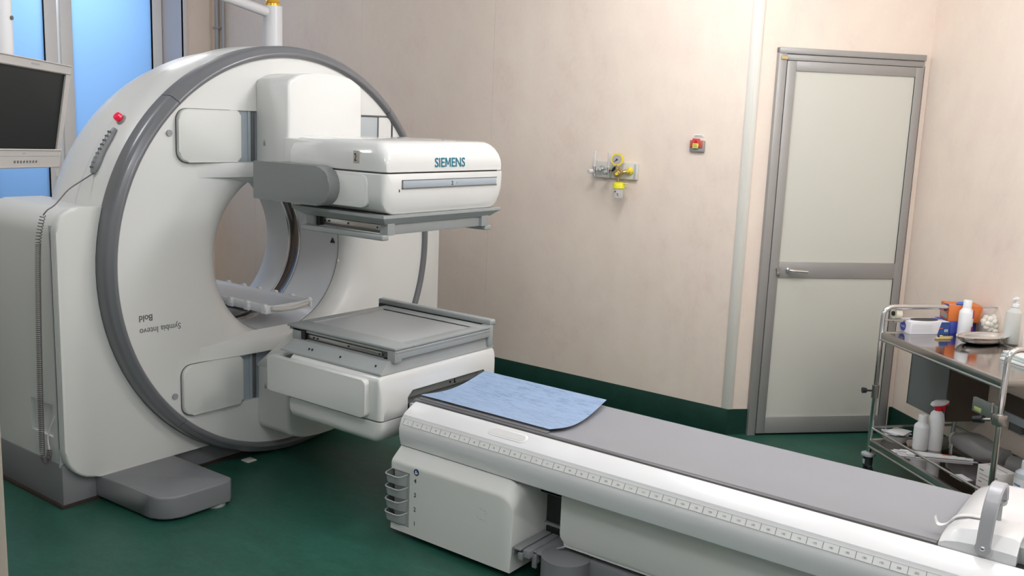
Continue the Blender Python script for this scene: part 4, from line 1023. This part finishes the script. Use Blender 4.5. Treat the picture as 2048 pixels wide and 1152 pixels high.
f = B(); f.box((.0558, .087, .015), (.0564, .095, .020)); f.bm.transform(Matrix.Translation((-.007, .231, zt))); obj('dark_mark', f, CARDB, GB)
f = B(); f.cyl((-.005, -.1084, .030), (-.005, -.1092, .030), .024, n=20); f.bm.transform(Matrix.Translation((-.007, .231, zt))); obj('logo_disc', f, CARDP, GB, label='blue round emblem on the box end')
f = B(); f.box((-.020, -.1094, .026), (.010, -.1098, .029)); f.box((-.020, -.1094, .033), (.010, -.1098, .035)); f.bm.transform(Matrix.Translation((-.007, .231, zt))); objs('logo_line', f, PAPER, GB)
f = B(); f.bm.verts.ensure_lookup_table(); f.cyl((0, 0, 0), (0, 0, .0012), 1.0, n=28); f.bm.transform(Matrix.Translation((-.012, .235, zt + .0615)) @ Matrix.Diagonal((.040, .075, 1, 1))); obj('opening', f, BLACK, GB)
f = B(); f.box((-.05, .02, .0615), (.05, .108, .0624)); f.bm.transform(Matrix.Translation((-.035, .231, zt)) @ Matrix.Diagonal((.36, .98, 1, 1))); obj('blue_top', f, CARDP, GB)
# blue box behind it and the orange carton
Mx, bb = obox(-.035, .430, zt, .13, .145, .058, 0)
DB_ = obj('medicine_box', bb, CARDP, label='blue carton under the orange box on the trolley', cat='box')
Mx, bb = obox(-.020, .445, zt + .0590, .125, .16, .082, -.30)
OB = cart_thing('orange_carton', 'orange carton resting on the blue boxes', 'box', -.02, .44, zt + .06)
obj('carton', bb, ORANGE, OB)
f = Mx; q = B(); q.box((-.045, -.0812, .010), (.045, -.0803, .034), mtx=Mx); obj('side_label', q, PIPE, OB, label='grey printed label')
q = B(); q.box((.0626, -.03, .012), (.0632, .04, .040), mtx=Mx); obj('side_print', q, mat('dark_orange', (.42, .10, .02), .5), OB)
q = B(); q.cyl((.01, -.0803, .055), (.01, -.0812, .055), .004, n=10); q.bm.transform(Mx); obj('round_mark', q, INK, OB)
q = B(); q.ball((0, 0, 0), 1, (.018, .03, .010)); q.bm.transform(Matrix.Translation((.005, .425, zt + .146))); obj('blue_glove', q, mat('glove_blue', (.03, .13, .55), .5), label='blue glove tip poking from the orange carton', cat='glove')
q = B(); q.ball((0, 0, 0), 1, (.016, .020, .014)); q.bm.transform(Matrix.Translation((-.004, .345, zt + .132))); q.ball((-.002, .342, zt + .118), .010); obj('purple_clip', q, mat('purple_plastic', (.05, .03, .16), .4), label='dark purple clip at the left edge of the orange carton', cat='clip')
# white bottle with magenta label
def bottle(name, label, x, y, z, r, h, m=BOTTLE, cap=None, neck=.6, cap_h=.03, cap_r=.55):
    t = cart_thing(name, label, 'bottle', x, y, z)
    q = B(); hb = h - cap_h
    q.lathe([(0, 0), (r * .92, 0), (r, .006), (r, hb * .80), (r * .95, hb * .86), (r * cap_r * 1.05, hb * .97), (r * cap_r, hb)], (x, y, z), 'z', 28); obj('bottle_body', q, m, t)
    q = B(); q.lathe([(r * cap_r * 1.02, hb - .002), (r * cap_r * 1.02, h - .003), (r * cap_r * .92, h), (0, h)], (x, y, z), 'z', 24); obj('bottle_cap', q, cap or m, t)
    return t
bt = bottle('plastic_bottle', 'tall white bottle with magenta label in front of the orange carton', .075, .405, zt, .034, .178, cap_h=.036, cap_r=.58)
for (a0, a1, z0, z1, m_) in ((.30, .95, .012, .05, MAG), (.35, .95, .09, .13, MAG)):
    q = B(); q.lathe([(.0343, z0), (.0347, z0), (.0347, z1), (.0343, z1)], (.075, .405, zt), 'z', 8, a0, a1, close_prof=True); obj('bottle_label', q, m_, bt)
# bag of cotton balls
CB = cart_thing('cotton_bag', 'clear plastic bag full of cotton balls', 'bag', .10, .525, zt)
q = B()
for i in range(34):
    a = random.random() * 2 * PI; rr = random.random() ** .6 * .036; h_ = .014 + (i / 34) * .085
    q.ball((.105 + rr * .8 * math.cos(a), .525 + rr * math.sin(a), zt + h_), .014 + random.random() * .004, (1, 1, .9), 8, 6)
obj('cotton_balls', q, COTTON, CB, kind='stuff')
q = B(); rings = []
for h_, rx, ry in ((0, .036, .046), (.02, .046, .056), (.06, .048, .058), (.10, .044, .056), (.125, .03, .054), (.148, .008, .056)):
    rings.append([(.105 + rx * math.cos(a) * (1 + .05 * math.sin(5 * a + h_ * 60)), .525 + ry * math.sin(a) * (1 + .05 * math.sin(7 * a + h_ * 80)), zt + h_) for a in [2 * PI * k / 32 for k in range(32)]])
q.loft(rings, cap=False); obj('bag_film', q, FILM, CB)
q = B(); q.box((.099, .475, zt + .143), (.111, .575, zt + .1505), .002); obj('bag_seal', q, PIPE, CB)
# pump dispensers
def dispenser(label, x, y, z, r, h, m, greencap=False):
    t = cart_thing('pump_dispenser', label, 'dispenser', x, y, z)
    q = B(); q.lathe([(0, 0), (r * .95, 0), (r, .005), (r * .97, h * .60), (r * .90, h * .68), (r * .42, h * .77), (r * .40, h * .80)], (x, y, z), 'z', 28); obj('bottle_body', q, m, t)
    q = B(); q.lathe([(r * .45, h * .79), (r * .45, h * .85), (r * .2, h * .86), (r * .2, h * .93), (0, h * .93)], (x, y, z), 'z', 20); q.box((x - .010, y - .012, z + h * .93), (x + .012, y + .022, z + h), .004); q.cyl((x + .002, y + .02, z + h * .97), (x + .004, y - .03, z + h * .955), .005, n=8)
    obj('pump_head', q, BOTTLE, t); return t
ds = dispenser('translucent pump dispenser half full, behind the kidney dish', .24, .545, zt, .044, .225, FROST)
q = B(); q.lathe([(0, .003), (.041, .003), (.0415, .095), (0, .095)], (.24, .545, zt), 'z', 28); obj('liquid', q, mat('soap_liquid', (.42, .40, .34), .2), ds)
bt = dispenser('white pump bottle with green top at the right edge', .20, .625, zt, .035, .26, BOTTLE); bt.location = bt.location
q = B(); q.cyl((.20, .625, zt + .185), (.20, .625, zt + .20), .030, .018, n=20); obj('green_ring', q, mat('lime_green', (.35, .65, .12), .4), bt)
q = B(); q.cyl((.2345, .60, zt + .14), (.2355, .60, zt + .14), .014, n=16); obj('label_mark', q, CARDB, bt)
# steel bowl/tray
q = B(); pr = []
for k in range(2): pass
DISHM = mat('polished_steel', (0.80, 0.78, 0.76), 0.16, metal=1.0)
KD = cart_thing('kidney_dish', 'shallow oval steel dish on the top shelf', 'dish', .245, .375, zt)
prof_out = [(0, .0), (.60, .001), (.80, .008), (.93, .020), (1.0, .034), (1.03, .035), (1.03, .037), (.99, .0365), (.91, .023), (.78, .011), (.58, .004), (0, .004)]
q = B(); q.lathe([(r_, h_) for r_, h_ in prof_out], (0, 0, 0), 'z', 48); q.bm.transform(Matrix.Translation((.235, .385, zt)) @ Matrix.Rotation(.15, 4, 'Z') @ Matrix.Diagonal((.075, .142, 1, 1)))
obj('dish_bowl', q, DISHM, KD, angle=60)
# wooden sticks
for i, (y0_, y1_, x0_, z_) in enumerate(((.195, .275, .150, .004), (.245, .31, .115, .010))):
    q = B(); q.box((x0_, y0_, zt), (x0_ + .010, y1_, zt + .006 + .003 * (1 - i)), .002); q.box((x0_ - .004, y0_ - .002, zt), (x0_ + .012, y0_ + .010, zt + .011), .002)
    obj('wooden_stick', q, WOOD, label=('longer pale wooden stick beside the steel dish', 'shorter wooden stick tip behind the steel dish')[i], cat='stick')
# tape roll on the loop
q = B(); q.lathe([(.012, -.016), (.027, -.016), (.027, .016), (.012, .016)], (0, 0, 0), 'y', 28, close_prof=True); q.bm.transform(Matrix.Translation((-.02, .085, zt + .092)))
TR = cart_thing('tape_roll', 'cream roll of tape on a bracket by the left trolley post', 'tape', -.02, .085, zt + .06)
obj('tape_band', q, CREAM, TR)
q = B(); q.cyl((-.02, .062, zt + .092), (-.02, .105, zt + .092), .0118, n=20); obj('roll_core', q, BLACK, TR)
q = B(); q.tube([(0, .01, zt + .062), (-.0, .14, zt + .062)], .005, 8); q.box((-.025, .06, zt + .052), (.005, .11, zt + .064), .002); obj('roll_bracket', q, STEEL, TR)
# paper stack at the right
for i in range(3):
    Mx, q = obox(.66 - i * .008, .345 + i * .008, zt + .0 + i * .0115, .25, .18, .010, .10 - i * .08, .001)
    obj('paper_pad', q, PAPER if i != 1 else mat('teal_edge', (.45, .55, .52), .6), label=('lowest white paper pad at the right of the trolley top', 'greenish paper pad between the two white ones', 'uppermost white paper pad at the right')[i], cat='paper')
Mx, q = obox(.42, .455, zt, .012, .09, .075, .1); 
q = B(); q.prism([(.445, 0), (.46, 0), (.435, .085), (.430, .085)], 1, .44, .55); q.bm.transform(Matrix.Translation((0, 0, zt)));
obj('paper_sheet', q, PAPER, label='upright folded white sheet beside the dispensers', cat='paper')
# --- lower shelf
zl = ZL + .0005
q = B(); q.lathe([(0, 0), (.055, 0), (.062, .012), (.070, .036), (.066, .036), (.057, .012), (0, .008)], (0, 0, 0), 'z', 28); q.bm.transform(Matrix.Translation((.02, .125, zl)) @ Matrix.Diagonal((1, .95, 1, 1))); 
obj('cardboard_dish', q, mat('grey_pulp', (.38, .37, .35), .8), label='grey bowl holding folded packets on the lower shelf', cat='bowl')
for i in range(4):
    Mx, q = obox(.02 + .008 * i, .12 + .010 * (i % 2), zl + .0375 + i * .0045, .085, .11, .004, .3 * i - .3, .001)
    obj('gauze_packet', q, PAPER if i != 2 else mat('pale_blue_paper', (.50, .56, .60), .6), label=('lowest folded paper packet in the grey bowl', 'second folded packet up in the grey bowl', 'pale blue folded packet in the grey bowl', 'topmost white folded packet in the grey bowl')[i], cat='packet', group='paper packets in the grey bowl')
bottle('plastic_bottle', 'short white bottle on the lower shelf, left of the sprayer', .155, .175, zl, .036, .175, cap_h=.034, cap_r=.55)
sp = cart_thing('spray_bottle', 'white spray bottle with red and white trigger head', 'bottle', .165, .245, zl)
q = B(); q.lathe([(0, 0), (.036, 0), (.038, .006), (.037, .15), (.030, .185), (.016, .20), (.014, .205)], (.165, .245, zl), 'z', 28); obj('bottle_body', q, BOTTLE, sp)
q = B(); q.cyl((.165, .245, zl + .198), (.165, .245, zl + .222), .017, n=20); q.prism([(.262, .215), (.285, .205), (.292, .222), (.275, .232)], 0, .158, .172, .002); q.bm.transform(Matrix.Identity(4)); 
q2 = B(); q2.cyl((.165, .245, zl + .198), (.165, .245, zl + .222), .017, n=20); q2.prism([(.255, zl + .218), (.272, zl + .190), (.280, zl + .192), (.276, zl + .222), (.300, zl + .226), (.300, zl + .238), (.255, zl + .236)], 0, .158, .172, .002); obj('trigger', q2, RED, sp)
q = B(); q.prism([(.205, zl + .222), (.212, zl + .240), (.235, zl + .250), (.298, zl + .250), (.290, zl + .236), (.270, zl + .226), (.25, zl + .222)], 0, .150, .180, .006, 2); obj('spray_head', q, BOTTLE, sp)
# syringes
for i, (x0_, y0_, x1_, y1_) in enumerate(((.19, .045, .31, .27), (.235, .05, .33, .30), (.27, .12, .35, .33))):
    d = Vector((x1_ - x0_, y1_ - y0_, 0)).normalized()
    t = cart_thing('syringe', ('front wrapped syringe with orange mark', 'middle wrapped syringe on the lower shelf', 'rear wrapped syringe nearest the bottles')[i], 'syringe', x0_, y0_, zl)
    q = B(); q.cyl(Vector((x0_, y0_, zl + .008)), Vector((x1_, y1_, zl + .008)), .007, n=12); q.cyl(Vector((x0_, y0_, zl + .008)) + d * .0, Vector((x0_, y0_, zl + .008)) - d * .03, .003, n=8); obj('barrel', q, PAPER, t)
    q = B(); n_ = Vector((-d.y, d.x, 0)); a_ = Vector((x0_, y0_, zl)) - d * .04; c_ = Vector((x1_, y1_, zl)) + d * .02
    q.loft([[a_ + n_ * .016, a_ - n_ * .016, a_ - n_ * .016 + Vector((0, 0, .001)), a_ + n_ * .016 + Vector((0, 0, .001))], [c_ + n_ * .016, c_ - n_ * .016, c_ - n_ * .016 + Vector((0, 0, .001)), c_ + n_ * .016 + Vector((0, 0, .001))]]); obj('wrapper', q, CARDW, t)
    if i == 0:
        q = B(); m0 = Vector((x0_, y0_, zl + .008)) + d * .19; q.cyl(m0, m0 + d * .04, .0078, n=12); obj('orange_mark', q, mat('orange_red', (.65, .12, .04), .5), t)
# corrugated/soft tube bag
TBg = cart_thing('breathing_bag', 'crumpled grey breathing bag with an open ring end', 'bag', .36, .36, zl)
rings = []; N = 12
for k in range(N):
    t_ = k / (N - 1); c = Vector((.20 + .27 * t_, .335 + .07 * t_, zl + .062 + .004 * math.sin(6 * t_))); r0 = .024 + .030 * math.sin(PI * min(1, t_ * 1.1 + .05)) + .014 * t_
    d = Vector((.27, .07, 0)).normalized(); n_ = Vector((-d.y, d.x, 0))
    rings.append([c + n_ * r0 * 1.25 * math.cos(a) * (1 + .06 * math.sin(3 * a + 5 * t_)) + Vector((0, 0, 1)) * r0 * .95 * math.sin(a) * (1 + .08 * math.sin(5 * a + 9 * t_)) for a in [2 * PI * j / 24 for j in range(24)]])
q = B().loft(rings, cap=True); obj('bag_film', q, GLOVE, TBg, angle=60)
q = B(); q.lathe([(.021, -.006), (.031, -.006), (.031, .006), (.021, .006)], (0, 0, 0), 'x', 28, close_prof=True); q.bm.transform(Matrix.Translation((.192, .332, zl + .064)) @ Matrix.Rotation(.25, 4, 'Z')); obj('ring_end', q, mat('ring_clear', (.50, .49, .46), .3), TBg)
q = B(); q.lathe([(.030, -.05), (.040, -.05), (.045, .05), (.035, .05)], (0, 0, 0), 'x', 28, close_prof=True); q.bm.transform(Matrix.Translation((.55, .42, zl + .045)) @ Matrix.Rotation(.35, 4, 'Z'))
obj('corrugated_tube', q, GLOVE, label='dark grey rolled hose end behind the front trolley post', cat='hose')
# small white carton
Mx, q = obox(.690, .185, zl, .135, .085, .098, .05, .001)
MB_ = cart_thing('small_carton', 'white printed carton on the lower shelf by the front post', 'box', .69, .185, zl)
obj('carton', q, mat('carton_white', (.66, .62, .60), .6), MB_)
q = B()
for k, (a_, c_) in enumerate(((-.055, -.03), (-.055, .03), (-.050, .035), (-.055, -.035))):
    q.box((a_, -.0432, .078 - k * .018), (c_, -.0424, .080 - k * .018 + (.002 if k in (0, 3) else 0)), mtx=Mx)
q.box((.03, -.0432, .070), (.055, -.0424, .074), mtx=Mx); objs('print_line', q, GINK, MB_)
q = B(); q.box((-.06, .0, .0982), (.06, .003, .0986), mtx=Mx); obj('flap_joint', q, INK, MB_)
# clear-labelled bottle at the edge
t = bottle('plastic_bottle', 'pale bottle with blue-dotted label at the lower right edge', .845, .195, zl, .040, .190, m=mat('pale_blue_plastic', (.52, .55, .58), .4), cap=BOTTLE, cap_h=.03, cap_r=.45)
q = B(); q.lathe([(.0402, .01), (.0408, .01), (.0408, .115), (.0402, .115)], (.845, .195, zl), 'z', 16, 2.9, 5.6, close_prof=True); LB_ = obj('bottle_label', q, PAPER, t)
q = B()
for k in range(10):
    a = 3.2 + (k % 5) * .28; h_ = .02 + (k // 5) * .012
    q.ball((.845 + .041 * math.cos(a), .195 + .041 * math.sin(a), zl + h_), .0028, u=6, v=5)
q.box((.835, .1535, zl + .085), (.87, .1560, zl + .092)); objs('label_print', q, mat('blue_dots', (.10, .22, .40), .5), LB_)
# bag of film lying behind
q = B(); q.box((.50, .10, zl), (.58, .16, zl + .0015)); obj('paper_slip', q, CARDW, label='thin white slip beside the small carton', cat='paper')
XF[0] = Matrix.Identity(4)
# ================================================================== BEHIND THE TROLLEY, ON THE RIGHT WALL
def CP(t, d, z): q = Vector((KX, KY, 0)) + tC * t + nC * d; return Vector((q.x, q.y, z))
CC = thing('wall_cabinet', 'dark brown cabinet with slate side on the wall behind the trolley', 'cabinet', CP(.62, .1, .33))
b = B(); b.box((.48, -.225, .325), (.80, -.0005, .70), .004, mtx=MCm); obj('cabinet_body', b, SLATE, CC)
b = B(); b.box((.801, -.222, .328), (.808, -.003, .697), .002, mtx=MCm); obj('cabinet_front', b, BROWNP, CC)
RL = thing('wall_rail', 'pale metal equipment rail on the right wall', 'rail', CP(1.3, .02, .36))
b = B(); b.box((.95, -.035, .395), (2.2, -.0005, .425), .004, mtx=MCm); obj('rail_bar', b, LGREY, RL)
b = B(); b.box((.95, -.012, .425), (2.2, -.0005, .51), .002, mtx=MCm); obj('rail_recess_shade', b, BROWNP, RL)  # flat brown strip: the dark of a recess is put into its colour
b = B(); b.box((1.02, -.030, .355), (1.10, -.0005, .393), .004, mtx=MCm); b.box((1.14, -.025, .362), (1.7, -.0005, .385), .004, mtx=MCm); obj('rail_socket', b, SLATE, RL)
